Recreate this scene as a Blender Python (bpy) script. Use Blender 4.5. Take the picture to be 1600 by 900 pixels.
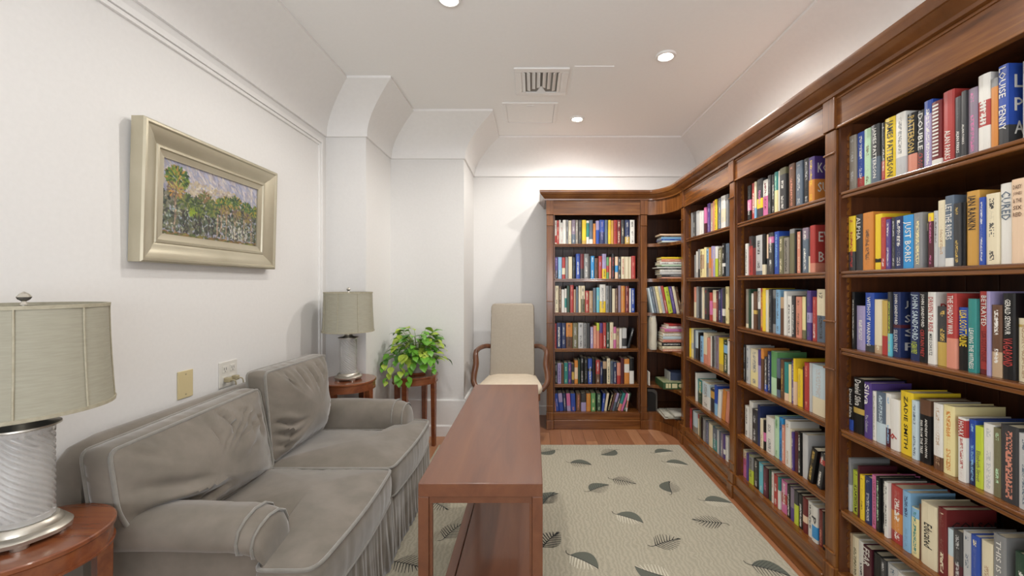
import bpy, bmesh, math, random
import numpy as np
from mathutils import Matrix, Vector, noise

for o in list(bpy.data.objects): bpy.data.objects.remove(o, do_unlink=True)
scene = bpy.context.scene
COL = scene.collection
R = math.radians

# ------------------------------------------------------------------ camera
FPX, VX, VY, EYE = 650.0, 833.0, 445.0, 1.30       # focal length and principal point in pixels of a 1600x900 frame, eye height
cam_d = bpy.data.cameras.new('camera'); cam = bpy.data.objects.new('camera', cam_d); COL.objects.link(cam)
cam.location = (0, 0, EYE); cam.rotation_euler = (R(90), 0, 0)
cam_d.sensor_width = 36; cam_d.sensor_fit = 'HORIZONTAL'; cam_d.lens = 36 * FPX / 1600
cam_d.shift_x = -(VX - 800) / 1600; cam_d.shift_y = -(450 - VY) / 1600
cam_d.clip_start = .02
scene.camera = cam

# ------------------------------------------------------------------ world, window fill lamp, exposure
w = bpy.data.worlds.new('world'); scene.world = w; w.use_nodes = True
w.node_tree.nodes['Background'].inputs[0].default_value = (.80, .88, 1, 1)
w.node_tree.nodes['Background'].inputs[1].default_value = 1.0
scene.view_settings.view_transform = 'Standard'; scene.view_settings.look = 'None'
scene.view_settings.gamma = 1; scene.view_settings.use_curve_mapping = False
scene.view_settings.exposure = 0.22
ld = bpy.data.lights.new('daylight_fill', 'AREA'); ld.shape = 'RECTANGLE'; ld.size = 2.3; ld.size_y = 1.1
ld.energy = 50; ld.color = (.93, .96, 1.0)
lo = bpy.data.objects.new('daylight_fill', ld); COL.objects.link(lo); lo.location = (0.07, -1.30, 1.30); lo.rotation_euler = (R(138), 0, 0)      # fill lamp added inside the window, aimed up to brighten the ceiling
DOWNLIGHT_WATTS = [66, 44, 28, 9, 1.5, 2]
DOWNLIGHTS = [(.81, 2.54), (.37, 3.50), (-.41, 2.03), (.81, .75), (-.41, .55), (.2, -.6)]  # last three are unseen, assumed to light the near end of the room

# ------------------------------------------------------------------ helpers
def hexc(h, a=1):
    h = h.lstrip('#'); c = [int(h[i:i+2], 16) / 255 for i in (0, 2, 4)]
    return tuple(x / 12.92 if x <= .04045 else ((x + .055) / 1.055) ** 2.4 for x in c) + (a,)
class MB:
    def __init__(s): s.v = []; s.f = []; s.m = []
    def add(s, vs, fs, mi=0):
        b = len(s.v); s.v += [tuple(p) for p in vs]; s.f += [tuple(b + i for i in f) for f in fs]; s.m += [mi] * len(fs); return s
    def box(s, x0, x1, y0, y1, z0, z1, mi=0):
        return s.add([(x0,y0,z0),(x1,y0,z0),(x1,y1,z0),(x0,y1,z0),(x0,y0,z1),(x1,y0,z1),(x1,y1,z1),(x0,y1,z1)],
                     [(0,3,2,1),(4,5,6,7),(0,1,5,4),(1,2,6,5),(2,3,7,6),(3,0,4,7)], mi)
    def prism(s, poly, z0, z1, mi=0, f=None):
        n = len(poly); f = f or (lambda a, b, c: (a, b, c))
        vs = [f(a, b, z0) for a, b in poly] + [f(a, b, z1) for a, b in poly]
        return s.add(vs, [tuple(range(n))[::-1], tuple(range(n, 2*n))] + [(i, (i+1) % n, n + (i+1) % n, n + i) for i in range(n)], mi)
    def loft(s, rings, closed=True, cap=True, mi=0):
        n = len(rings[0]); vs = [p for r in rings for p in r]; fs = []
        for k in range(len(rings) - 1):
            for i in range(n if closed else n - 1):
                j = (i + 1) % n; fs.append((k*n+i, k*n+j, (k+1)*n+j, (k+1)*n+i))
        if cap and closed: fs += [tuple(range(n))[::-1], tuple((len(rings)-1)*n + i for i in range(n))]
        return s.add(vs, fs, mi)
    def lathe(s, prof, n=32, c=(0,0,0), mi=0, rf=None):
        rings = []
        for r, z in prof:
            rings.append([(c[0] + (rf(r, a, z) if rf else r) * math.cos(a), c[1] + (rf(r, a, z) if rf else r) * math.sin(a), c[2] + z)
                          for a in [2*math.pi*i/n for i in range(n)]])
        return s.loft(rings, True, True, mi)
    def tube(s, pts, r, n=8, closed=False, mi=0):
        P = [Vector(p) for p in pts]; m = len(P); rings = []; up = None
        for i in range(m):
            a = P[(i-1) % m] if (closed or i > 0) else P[i]; b = P[(i+1) % m] if (closed or i < m-1) else P[i]
            t = (b - a); t = t.normalized() if t.length > 1e-9 else Vector((0,0,1))
            if up is None: up = Vector((0,0,1)) if abs(t.z) < .9 else Vector((1,0,0))
            x = up.cross(t)
            if x.length < 1e-4: x = Vector((1,0,0)).cross(t)
            x.normalize(); y = t.cross(x); up = y
            rr = r[i] if isinstance(r, (list, tuple)) else r
            rings.append([tuple(P[i] + x*rr*math.cos(2*math.pi*k/n) + y*rr*math.sin(2*math.pi*k/n)) for k in range(n)])
        if closed: rings.append(rings[0])
        return s.loft(rings, True, not closed, mi)
W = {}
def props(o, label=None, cat=None, group=None, kind=None):
    if label: o['label'] = label
    if cat: o['category'] = cat
    if group: o['group'] = group
    if kind: o['kind'] = kind
    return o
def thing(name, label, cat, loc, rotz=0, group=None):
    o = bpy.data.objects.new(name, None); COL.objects.link(o); o.location = loc; o.rotation_euler = (0, 0, rotz)
    o.empty_display_size = .1
    W[o.name] = Matrix.Translation(loc) @ Matrix.Rotation(rotz, 4, 'Z')
    return props(o, label, cat, group)
def obj(name, mb, mat, parent=None, smooth=None, bevel=0, local=False, label=None, cat=None, group=None, kind=None, solid=0):
    me = bpy.data.meshes.new(name); me.from_pydata(mb.v, [], mb.f)
    mats = mat if isinstance(mat, (list, tuple)) else [mat]
    for m in mats: me.materials.append(m)
    if len(mats) > 1: me.polygons.foreach_set('material_index', mb.m)
    bm = bmesh.new(); bm.from_mesh(me); bmesh.ops.recalc_face_normals(bm, faces=bm.faces); bm.to_mesh(me); bm.free()
    o = bpy.data.objects.new(name, me); COL.objects.link(o)
    if parent is not None:
        o.parent = parent
        if not local: me.transform(W[parent.name].inverted())
        W[o.name] = W[parent.name]
    else:
        co = np.array(mb.v); lo_, hi_ = co.min(0), co.max(0)
        c = Vector(((lo_[0]+hi_[0])/2, (lo_[1]+hi_[1])/2, lo_[2]))
        me.transform(Matrix.Translation(-c)); o.location = c; W[o.name] = Matrix.Translation(c)
    if smooth is not None:
        me.polygons.foreach_set('use_smooth', [True]*len(me.polygons)); me.set_sharp_from_angle(angle=R(smooth))
    if solid:
        md = o.modifiers.new('solid', 'SOLIDIFY'); md.thickness = solid
    if bevel:
        md = o.modifiers.new('bevel', 'BEVEL'); md.width = bevel; md.segments = 2; md.limit_method = 'ANGLE'; md.angle_limit = R(40)
    props(o, label, cat, group, kind)
    return o
def copy_tree(o, parent=None):
    c = o.copy(); COL.objects.link(c); c.parent = parent
    W[c.name] = W[o.name]
    for ch in list(o.children): copy_tree(ch, c)
    return c
def round_poly(poly, r, seg=5):
    out = []; n = len(poly)
    for i in range(n):
        p = Vector(poly[i]); a = Vector(poly[i-1]); b = Vector(poly[(i+1) % n])
        rr = r[i] if isinstance(r, (list, tuple)) else r
        da, db = (a-p), (b-p); rr = min(rr, da.length*.49, db.length*.49)
        s0 = p + da.normalized()*rr; s1 = p + db.normalized()*rr
        for k in range(seg+1):
            t = k/seg; q = s0*(1-t)**2 + p*2*t*(1-t) + s1*t*t; out.append((q.x, q.y))
    return out
def resample(poly, step):
    n = len(poly); L = [0]
    for i in range(n): L.append(L[-1] + math.dist(poly[i], poly[(i+1) % n]))
    m = max(12, int(L[-1]/step)); out = []; k = 0
    for i in range(m):
        d = L[-1]*i/m
        while L[k+1] < d: k += 1
        t = (d-L[k])/max(1e-9, L[k+1]-L[k]); a, b = poly[k], poly[(k+1) % n]
        out.append(tuple(a[j]*(1-t)+b[j]*t for j in range(len(a))))
    return out
def offset_open(pts, d):            # offset to the right-hand side of travel, mitred
    out = []; n = len(pts)
    for i in range(n):
        ns = []
        for (a, b) in ((i-1, i), (i, i+1)):
            if 0 <= a and b < n:
                t = (Vector(pts[b]) - Vector(pts[a])).normalized(); ns.append(Vector((t.y, -t.x)))
        nn = ns[0] if len(ns) == 1 else (ns[0]+ns[1])
        if len(ns) == 2: nn = nn / max(.2, (1 + ns[0].dot(ns[1])))
        out.append((pts[i][0] + nn.x*d, pts[i][1] + nn.y*d))
    return out
def offset_closed(pts, d): return offset_open([pts[-1]] + list(pts) + [pts[0]], d)[1:-1]

# ------------------------------------------------------------------ materials
def mat(name, color=(.8,.8,.8,1), rough=.5, metal=0, **kw):
    m = bpy.data.materials.new(name); m.use_nodes = True; b = m.node_tree.nodes['Principled BSDF']
    b.inputs['Base Color'].default_value = color; b.inputs['Roughness'].default_value = rough; b.inputs['Metallic'].default_value = metal
    for k, v in kw.items(): b.inputs[k].default_value = v
    return m
def nodes(m): return m.node_tree.nodes, m.node_tree.links, m.node_tree.nodes['Principled BSDF']
def coords(m, scale=(1,1,1), kind='Object'):
    N, L, b = nodes(m); tc = N.new('ShaderNodeTexCoord'); mp = N.new('ShaderNodeMapping'); mp.inputs['Scale'].default_value = scale
    L.new(tc.outputs[kind], mp.inputs[0]); return mp.outputs[0]
def ramp(m, fac, stops):
    N, L, b = nodes(m); r = N.new('ShaderNodeValToRGB'); e = r.color_ramp.elements
    while len(e) < len(stops): e.new(.5)
    for i, (p, c) in enumerate(stops): e[i].position = p; e[i].color = c
    L.new(fac, r.inputs[0]); return r.outputs[0]
def noise_tex(m, vec, scale, detail=4, rough=.55, dist=0):
    N, L, b = nodes(m); n = N.new('ShaderNodeTexNoise'); n.inputs['Scale'].default_value = scale; n.inputs['Detail'].default_value = detail
    n.inputs['Roughness'].default_value = rough; n.inputs['Distortion'].default_value = dist; L.new(vec, n.inputs['Vector']); return n.outputs['Fac']
def bump(m, fac, strength=.2, dist=.01):
    N, L, b = nodes(m); bn = N.new('ShaderNodeBump'); bn.inputs['Strength'].default_value = strength; bn.inputs['Distance'].default_value = dist
    L.new(fac, bn.inputs['Height']); L.new(bn.outputs[0], b.inputs['Normal'])
def noisy(name, c0, c1, scale, rough, vec_scale=(1,1,1), bmp=0, bdist=.003, detail=4, **kw):
    m = mat(name, hexc(c0), rough, **kw); N, L, b = nodes(m); v = coords(m, vec_scale)
    f = noise_tex(m, v, scale, detail); L.new(ramp(m, f, [(.3, hexc(c0)), (.7, hexc(c1))]), b.inputs['Base Color'])
    if bmp: bump(m, f, bmp, bdist)
    return m
def wood(name, dark, mid, light, rough=.28, vs=(18, 18, 1.2), coat=.22):
    m = mat(name, hexc(mid), rough); N, L, b = nodes(m); v = coords(m, vs)
    f = noise_tex(m, v, 1.6, 6, .6, .7)
    L.new(ramp(m, f, [(.25, hexc(dark)), (.5, hexc(mid)), (.8, hexc(light))]), b.inputs['Base Color'])
    b.inputs['Coat Weight'].default_value = coat; b.inputs['Coat Roughness'].default_value = .12
    bump(m, f, .04, .002); return m
M = {}
M['wall'] = noisy('wall_paint', '#e3e1de', '#e6e4e1', 60, .75, bmp=.03, bdist=.001)
M['ceil'] = noisy('ceiling_paint', '#f6f5f3', '#f8f7f5', 50, .8, bmp=.02, bdist=.001)
M['trim'] = noisy('trim_paint', '#eceae7', '#efedea', 40, .4)
M['cherry'] = wood('cherry_wood', '#47270f', '#70421d', '#96612c', .24)
M['cherry_h'] = wood('cherry_wood_across', '#47270f', '#70421d', '#96612c', .22, (1.2, 18, 18))
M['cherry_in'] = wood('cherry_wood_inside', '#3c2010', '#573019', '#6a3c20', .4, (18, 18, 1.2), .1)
M['cornice'] = wood('cherry_wood_moulding', '#532f14', '#6e421e', '#875829', .24, (2, 2, 2))
M['table'] = wood('mahogany_wood', '#66351f', '#80472b', '#935830', .2, (1.5, 14, 14), .5)
M['console'] = wood('console_wood', '#5e3520', '#6d4028', '#794b2f', .42, (10, 1.0, 10), .35)
M['chairwood'] = wood('walnut_wood', '#4b2a1c', '#66402c', '#7c5138', .3, (14, 14, 2))
M['velvet'] = noisy('grey_velvet', '#6d665b', '#82796e', 9, .85, bmp=.12, bdist=.004, detail=8, **{'Sheen Weight': .6, 'Sheen Roughness': .4})
M['piping'] = noisy('velvet_piping', '#77736a', '#86827a', 30, .8, **{'Sheen Weight': .6})
M['shade'] = noisy('lamp_shade_silk', '#9c9887', '#a6a291', 6, .8, (4, 4, 40), bmp=.15, bdist=.002)
M['braid'] = noisy('shade_braid', '#a39c86', '#b5ae99', 60, .8)
M['nickel'] = mat('brushed_nickel', hexc('#c4beb2'), .36, .85)
M['glass'] = mat('cut_crystal', (.96, .95, .93, 1), .03, 0, **{'Transmission Weight': .72, 'IOR': 1.5})
M['chair_back'] = noisy('taupe_upholstery', '#a79d8e', '#ada394', 60, .85, bmp=.1, bdist=.002)
M['chair_seat'] = noisy('cream_upholstery', '#d8c9b2', '#dfd1bc', 25, .85, bmp=.1, bdist=.002)
M['frame'] = noisy('champagne_frame', '#b3ab94', '#c0b8a2', 5, .32, (1, 1, 1), metal=.5)
M['ivory'] = mat('ivory_plastic', hexc('#d2c296'), .4)
M['white_plastic'] = mat('white_plastic', hexc('#dcd8cf'), .35)
M['cord'] = mat('cord_plastic', hexc('#a79b7c'), .5)
M['black'] = mat('black_plastic', hexc('#141414'), .35)
M['soil'] = mat('soil', hexc('#20190f'), .95)
M['pot'] = noisy('glazed_pot', '#8f8b84', '#b5b0a6', 14, .3, (1, 1, .3), bmp=.3)
M['terracotta'] = noisy('terracotta', '#8c4f30', '#a8643f', 20, .7)
M['stem'] = mat('plant_stem', hexc('#6f8a3a'), .6)
M['bulb'] = mat('lit_lens', (1,1,1,1), .5, **{'Emission Color': (1, .93, .82, 1), 'Emission Strength': 40})
M['dark'] = mat('dark_gap', hexc('#1c140e'), .9)
M['window_glass'] = mat('window_glass', (.95, .97, 1, 1), .02, 0, **{'Transmission Weight': 1})

def leaf_mat(name, a, b_):
    m = noisy(name, a, b_, 26, .38, (1, 1, 1)); N, L, b = nodes(m)
    b.inputs['Subsurface Weight'].default_value = 0.0; return m
M['leaf1'] = leaf_mat('pothos_green', '#4a8a24', '#7cb83a')
M['leaf2'] = leaf_mat('pothos_lime', '#86b02c', '#c3cf5a')
M['leaf3'] = leaf_mat('pothos_dark', '#2f5f1e', '#548a34')

# floor boards
m = M['floor'] = mat('oak_floor', hexc('#a5714e'), .28); N, L, b = nodes(m); v = coords(m, (30, 1.6, 30)); f = noise_tex(m, v, 1.5, 5)
oi = N.new('ShaderNodeObjectInfo'); mx = N.new('ShaderNodeMath'); mx.operation = 'MULTIPLY_ADD'; mx.inputs[1].default_value = .45; L.new(oi.outputs['Random'], mx.inputs[0])
m2 = N.new('ShaderNodeMath'); m2.operation = 'MULTIPLY'; m2.inputs[1].default_value = .55; L.new(f, m2.inputs[0]); L.new(m2.outputs[0], mx.inputs[2])
L.new(ramp(m, mx.outputs[0], [(.15, hexc('#86573a')), (.5, hexc('#a06c4b')), (.85, hexc('#b98763'))]), b.inputs['Base Color'])
# rug pile
m = M['rug'] = mat('rug_pile', hexc('#9c9885'), .95, **{'Sheen Weight': .25}); N, L, b = nodes(m)
v = coords(m); wv = N.new('ShaderNodeTexWave'); wv.inputs['Scale'].default_value = 14; wv.inputs['Distortion'].default_value = 9; wv.inputs['Detail'].default_value = 3; wv.inputs['Detail Scale'].default_value = 1.6
L.new(v, wv.inputs['Vector']); f2 = noise_tex(m, v, 260, 2); ad = N.new('ShaderNodeMath'); ad.operation = 'MULTIPLY_ADD'; ad.inputs[1].default_value = .35
L.new(wv.outputs['Fac'], ad.inputs[0]); L.new(f2, ad.inputs[2])
L.new(ramp(m, ad.outputs[0], [(.2, hexc('#958f7c')), (1.0, hexc('#b9b19b'))]), b.inputs['Base Color']); bump(m, ad.outputs[0], .5, .004)
M['motif_fill'] = noisy('rug_leaf_grey', '#55584f', '#6b6e63', 60, .95)
M['motif_line'] = mat('rug_leaf_line', hexc('#2c2d2b'), .95)
M['motif_pale'] = mat('rug_leaf_pale', hexc('#d5d0bd'), .95)

# book jackets: colours, a printed band and rows of small printed marks come from the book's own colour attributes
m = M['jacket'] = mat('book_jacket', rough=.32); N, L, b = nodes(m)
def attr(nm):
    a = N.new('ShaderNodeAttribute'); a.attribute_name = nm; return a
def math_(op, a, b_=None, c=None):
    n = N.new('ShaderNodeMath'); n.operation = op
    for i, x in enumerate((a, b_, c)):
        if x is None: continue
        if isinstance(x, (int, float)): n.inputs[i].default_value = x
        else: L.new(x, n.inputs[i])
    return n.outputs[0]
a1, a2, a3, ap = attr('c1'), attr('c2'), attr('c3'), attr('par')   # par: band start, band end, seed ; alpha: amount of print
uvn = N.new('ShaderNodeUVMap'); uvn.uv_map = 'uv'; sx = N.new('ShaderNodeSeparateXYZ'); L.new(uvn.outputs[0], sx.inputs[0])
sp = N.new('ShaderNodeSeparateColor'); L.new(ap.outputs['Color'], sp.inputs[0])
U, V = sx.outputs[0], sx.outputs[1]                               # U across the spine 0..1 (below 0 off the spine), V height in metres ; c3 alpha holds the height
hgt = a3.outputs['Alpha']; vf = math_('DIVIDE', V, hgt)
band = math_('MULTIPLY', math_('GREATER_THAN', vf, sp.outputs[0]), math_('LESS_THAN', vf, sp.outputs[1]))
def mixc(fac, c0, c1):
    n = N.new('ShaderNodeMix'); n.data_type = 'RGBA'; L.new(fac, n.inputs['Factor']); L.new(c0, n.inputs['A']); L.new(c1, n.inputs['B']); return n.outputs['Result']
base = mixc(band, a1.outputs['Color'], a3.outputs['Color'])
seed = math_('MULTIPLY', sp.outputs[2], 91.7)
def cell(su, sv, off):
    c = N.new('ShaderNodeCombineXYZ'); L.new(math_('FLOOR', math_('MULTIPLY', U, su)), c.inputs[0]); L.new(math_('FLOOR', math_('MULTIPLY', V, sv)), c.inputs[1]); L.new(math_('ADD', seed, off), c.inputs[2])
    wn = N.new('ShaderNodeTexWhiteNoise'); wn.noise_dimensions = '3D'; L.new(c.outputs[0], wn.inputs['Vector']); return wn.outputs['Value']
ink = math_('MULTIPLY', math_('GREATER_THAN', cell(11, 300, 1), .45), math_('GREATER_THAN', cell(1, 26, 2), .36))
ink = math_('MULTIPLY', ink, math_('MULTIPLY', math_('GREATER_THAN', U, .32), math_('LESS_THAN', U, .69)))
ink = math_('MULTIPLY', ink, math_('MULTIPLY', math_('GREATER_THAN', vf, .06), math_('LESS_THAN', vf, .93)))
ink = math_('MULTIPLY', ink, ap.outputs['Alpha'])
L.new(mixc(ink, base, a2.outputs['Color']), b.inputs['Base Color'])
M['pages'] = noisy('book_pages', '#cbbf9f', '#dfd6bd', 40, .85, (1, 60, 1))
M['ink'] = {}
def ink_mat(c):
    if c not in M['ink']: M['ink'][c] = mat('print_' + c, hexc(C[c]), .45)
    return M['ink'][c]
C = dict(taupe='#8f8678', blue='#2a4fb0', teal='#2f8a84', mint='#b5dcb0', charcoal='#3c3c3e', black='#18181a', white='#e2ded4', cream='#e3d5b0', yellow='#efc91c',
         lime='#bfd02e', orange='#d98430', ochre='#cf983c', tan='#bd9d77', red='#bb3b36', darkred='#7a2626', maroon='#56222c', pink='#d86da2', salmon='#dd8a70',
         purple='#573f8a', lilac='#a699c6', navy='#243160', slate='#5d6c7c', grey='#8a8a88', silver='#bfbfbc', lightblue='#82b6dc', skyblue='#2f97dc', cyan='#60bfd2',
         green='#5f9e5c', darkgreen='#2c4a38', olive='#76714f', brown='#694630', paleblue='#c0d2d8', paleyellow='#ecdc98', mauve='#8a788a', peach='#e8c6a2', gold='#c9a548')
NICE = dict(darkred='dark red', lightblue='light blue', skyblue='bright blue', darkgreen='dark green', paleblue='pale blue', paleyellow='pale yellow', lime='lime green', mint='mint green', navy='navy blue')

def _dull(h, k=.14):
    r, g, b_ = [int(h[i:i+2], 16) for i in (1, 3, 5)]; l = .3*r + .59*g + .11*b_
    return '#%02x%02x%02x' % tuple(int(x + (l-x)*k) for x in (r, g, b_))
C = {k: _dull(v) for k, v in C.items()}

# ------------------------------------------------------------------ room shell
XL, XR, YB, YN, ZC = -1.525, 1.665, 4.18, -1.75, 2.70
PATH = [(XL, YN), (XL, 3.06), (-1.23, 3.06), (-1.23, 3.59), (-.598, 3.59), (-.598, YB), (XR, YB), (XR, YN)]
SIDE = ['left', 'corner_face', 'corner_side', 'projection_face', 'projection_side', 'back', 'right', 'near']
def struct(name, mb, m, **kw): return obj(name, mb, m, kind='structure', **kw)
struct('wall_left', MB().box(XL-.1, XL, YN-.1, YB+.1, 0, ZC), M['wall'], label='plain off-white wall behind the sofa', cat='wall')
struct('wall_corner', MB().box(XL, -1.23, 3.06, YB+.1, 0, ZC), M['wall'], label='off-white wall projection behind the far lamp', cat='wall')
struct('wall_projection', MB().box(-1.23, -.598, 3.59, YB+.1, 0, ZC), M['wall'], label='off-white wall projection behind the potted plant', cat='wall')
struct('wall_back', MB().box(-.598, XR, YB, YB+.1, 0, ZC), M['wall'], label='off-white back wall behind the armchair', cat='wall')
struct('wall_right', MB().box(XR, XR+.1, YN-.1, YB+.1, 0, ZC), M['wall'], label='off-white wall behind the side bookcase bays', cat='wall')
wn = MB().box(XL, XR, YN-.1, YN, 0, .45).box(XL, XR, YN-.1, YN, 2.40, ZC).box(XL, -1.1, YN-.1, YN, .45, 2.40).box(1.25, XR, YN-.1, YN, .45, 2.40)
struct('wall_near', wn, M['wall'], label='off-white wall with a window behind the camera', cat='wall')
struct('ceiling', MB().box(XL-.1, XR+.1, YN-.1, YB+.1, ZC, ZC+.1), M['ceil'], label='flat white ceiling with downlights', cat='ceiling')
win = thing('window_1', 'wide white window behind the camera', 'window', (.075, YN-.05, .45)); win['kind'] = 'structure'
fr = MB().box(-1.1, 1.25, YN-.09, YN-.03, .45, .51).box(-1.1, 1.25, YN-.09, YN-.03, 2.34, 2.40).box(-1.1, -1.04, YN-.09, YN-.03, .51, 2.34).box(1.19, 1.25, YN-.09, YN-.03, .51, 2.34)
for x in (-.335, .405): fr.box(x, x+.05, YN-.09, YN-.03, .51, 2.34)
obj('window_frame', fr, M['trim'], win)
for x0, x1 in ((-1.04, -.335), (-.285, .405), (.455, 1.19)): obj('pane', MB().box(x0, x1, YN-.064, YN-.058, .51, 2.34), M['window_glass'], win)

cove = [(0, 2.385), (.014, 2.385), (.014, 2.402)] + [(.014 + .256*(t**2.0), 2.402 + .278*t) for t in [i/12 for i in range(1, 13)]] + [(.278, 2.684), (.278, ZC)]
base_prof = [(0, .312), (.012, .312), (.017, .302), (.017, .098), (.027, .086), (.027, 0)]
def sweep_seg(i, prof):
    mb = MB(); n = len(PATH); rows = []
    for d, z in prof:
        P = offset_closed(PATH, d); rows.append(((*P[i], z), (*P[(i+1) % n], z)))
    k = len(rows); vs = [r[0] for r in rows] + [r[1] for r in rows]
    return mb.add(vs, [(j, j+1, k+j+1, k+j) for j in range(k-1)])
for i in range(8):
    s = SIDE[i]
    struct('trim_%d' % (i+1), sweep_seg(i, cove), M['trim'], smooth=35, label='curved white ceiling cove above the %s wall' % s.replace('_', ' '), cat='moulding')
    struct('baseboard_' + s, sweep_seg(i, base_prof), M['trim'], label='tall stepped white baseboard on the %s wall' % s.replace('_', ' '), cat='baseboard')
# picture-panel moulding on the left wall
pm = MB(); y0, y1, z0, z1 = -1.3, 3.0, .42, 2.345
for d, t in ((0, .012), (.022, .02), (.034, .012)):
    wd = .02 if d == 0 else (.010 if d == .022 else .016)
    a, b_ = d, d + wd
    pm.box(XL, XL+t, y0+a, y1-a, z1-b_, z1-a).box(XL, XL+t, y0+a, y1-a, z0+a, z0+b_).box(XL, XL+t, y0+a, y0+b_, z0+b_, z1-b_).box(XL, XL+t, y1-b_, y1-a, z0+b_, z1-b_)
struct('trim_9', pm, M['trim'], label='thin rectangular panel moulding on the left wall', cat='moulding')
# floor with boards
flo = struct('floor', MB().box(XL-.1, XR+.1, YN-.1, YB+.1, -.12, -.012), M['dark'], label='brown oak strip floor around the rug', cat='floor')
random.seed(4); pw = .098; x = XL
plank_meshes = {}
while x < XR - .01:
    x2 = min(x + pw, XR); y = YN - random.uniform(0, .8)
    while y < YB:
        ln = random.choice((.8, 1.1, 1.4)); ya, yb = max(y, YN), min(y + ln, YB)
        if yb - ya > .03: obj('plank', MB().box(x+.001, x2-.001, ya+.001, yb-.001, -.012, 0), M['floor'], flo)
        y += ln
    x = x2

# ------------------------------------------------------------------ ceiling fittings
def downlight(x, y, label, watts):
    t = thing('downlight', label, 'ceiling light', (x, y, ZC-.012), group='recessed ceiling downlights')
    obj('trim_ring', MB().lathe([(.040, .012), (.040, .004), (.046, 0), (.058, .002), (.062, .012)], 32, (x, y, ZC-.012)), M['trim'], t, smooth=40)
    obj('lens', MB().lathe([(.0395, .012), (.0395, .006), (.02, .004), (.001, .004)], 24, (x, y, ZC-.012)), M['bulb'], t, smooth=40)
    d = bpy.data.lights.new('downlight_beam', 'SPOT'); d.energy = watts; d.color = (1, .97, .925); d.spot_size = R(174); d.spot_blend = .5; d.shadow_soft_size = .035
    l = bpy.data.objects.new('downlight_beam', d); COL.objects.link(l); l.parent = t; l.location = (0, 0, -.005)
DL = ['lit ceiling downlight above the side bookcase bays', 'lit ceiling downlight nearest the back wall', 'lit ceiling downlight at the top edge of the picture',
      'assumed unseen ceiling downlight behind the camera by the bookcase', 'assumed unseen ceiling downlight behind the camera by the sofa', 'assumed unseen ceiling downlight near the window']
for (x, y), l, w_ in zip(DOWNLIGHTS, DL, DOWNLIGHT_WATTS): downlight(x, y, l, w_)
# supply vent
vx0, vx1, vy0, vy1 = -.125, .238, 2.675, 3.055
t = thing('ceiling_vent', 'white louvred air vent in the ceiling', 'vent', ((vx0+vx1)/2, (vy0+vy1)/2, ZC-.02))
f = MB(); b_ = .048
for (x0, x1, y0, y1) in ((vx0, vx1, vy0, vy0+b_), (vx0, vx1, vy1-b_, vy1), (vx0, vx0+b_, vy0+b_, vy1-b_), (vx1-b_, vx1, vy0+b_, vy1-b_)): f.box(x0, x1, y0, y1, ZC-.012, ZC)
obj('frame', f, M['trim'], t, bevel=.004)
obj('backing', MB().box(vx0+b_, vx1-b_, vy0+b_, vy1-b_, ZC-.002, ZC), mat('vent_throat', hexc('#8f8b85'), .8), t)
ix0, ix1, iy0, iy1 = vx0+b_, vx1-b_, vy0+b_, vy1-b_; n = 8; st = (ix1-ix0)/n; mid = (ix0+ix1)/2
for k in range(n):
    xa = ix0 + st*k; left = k < n/2; dx = (mid - (xa + st/2)); cut = .10*max(0, 1-abs(dx)/(.5*(ix1-ix0)))
    s = MB(); sl = .022 if left else -.022
    s.add([(xa+.002 if left else xa+st-.002, iy0, ZC-.003), (xa+.002 + sl if left else xa+st-.002 + sl, iy0, ZC-.016), (xa+.002+sl if left else xa+st-.002+sl, iy1-cut, ZC-.016), (xa+.002 if left else xa+st-.002, iy1-cut*.6, ZC-.003)], [(0, 1, 2, 3)])
    obj('louver', s, M['trim'], t, solid=.003)
for k in range(5):
    yy = iy1 - .012 - k*.017; hw = max(.012, (ix1-ix0)*.5*(1 - .17*k) - .02)
    obj('louver', MB().add([(mid-hw*.28, yy, ZC-.004), (mid+hw*.28, yy, ZC-.004), (mid+hw*.28, yy+.014, ZC-.017), (mid-hw*.28, yy+.014, ZC-.017)], [(0,1,2,3)]), M['trim'], t, solid=.002)
# access hatch and patch plate
t = thing('access_hatch', 'square white access hatch with small latch in ceiling', 'hatch', (-.02, 3.4, ZC-.012))
f = MB(); hx0, hx1, hy0, hy1 = -.238, .192, 3.19, 3.60; b_ = .026
for (x0, x1, y0, y1) in ((hx0, hx1, hy0, hy0+b_), (hx0, hx1, hy1-b_, hy1), (hx0, hx0+b_, hy0+b_, hy1-b_), (hx1-b_, hx1, hy0+b_, hy1-b_)): f.box(x0, x1, y0, y1, ZC-.008, ZC)
obj('frame', f, M['ceil'], t, bevel=.002)
g = .004; obj('door', MB().box(hx0+b_+g, hx1-b_-g, hy0+b_+g, hy1-b_-g, ZC-.006, ZC), M['ceil'], t, bevel=.001)
obj('latch', MB().box(-.05, .004, hy0+b_+.012, hy0+b_+.034, ZC-.010, ZC-.005), M['trim'], t, bevel=.002)
obj('patch_plate', MB().box(.265, .52, 2.66, 2.955, ZC-.005, ZC), M['ceil'], label='plain white cover plate beside the ceiling vent', cat='cover plate', bevel=.001)

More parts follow.
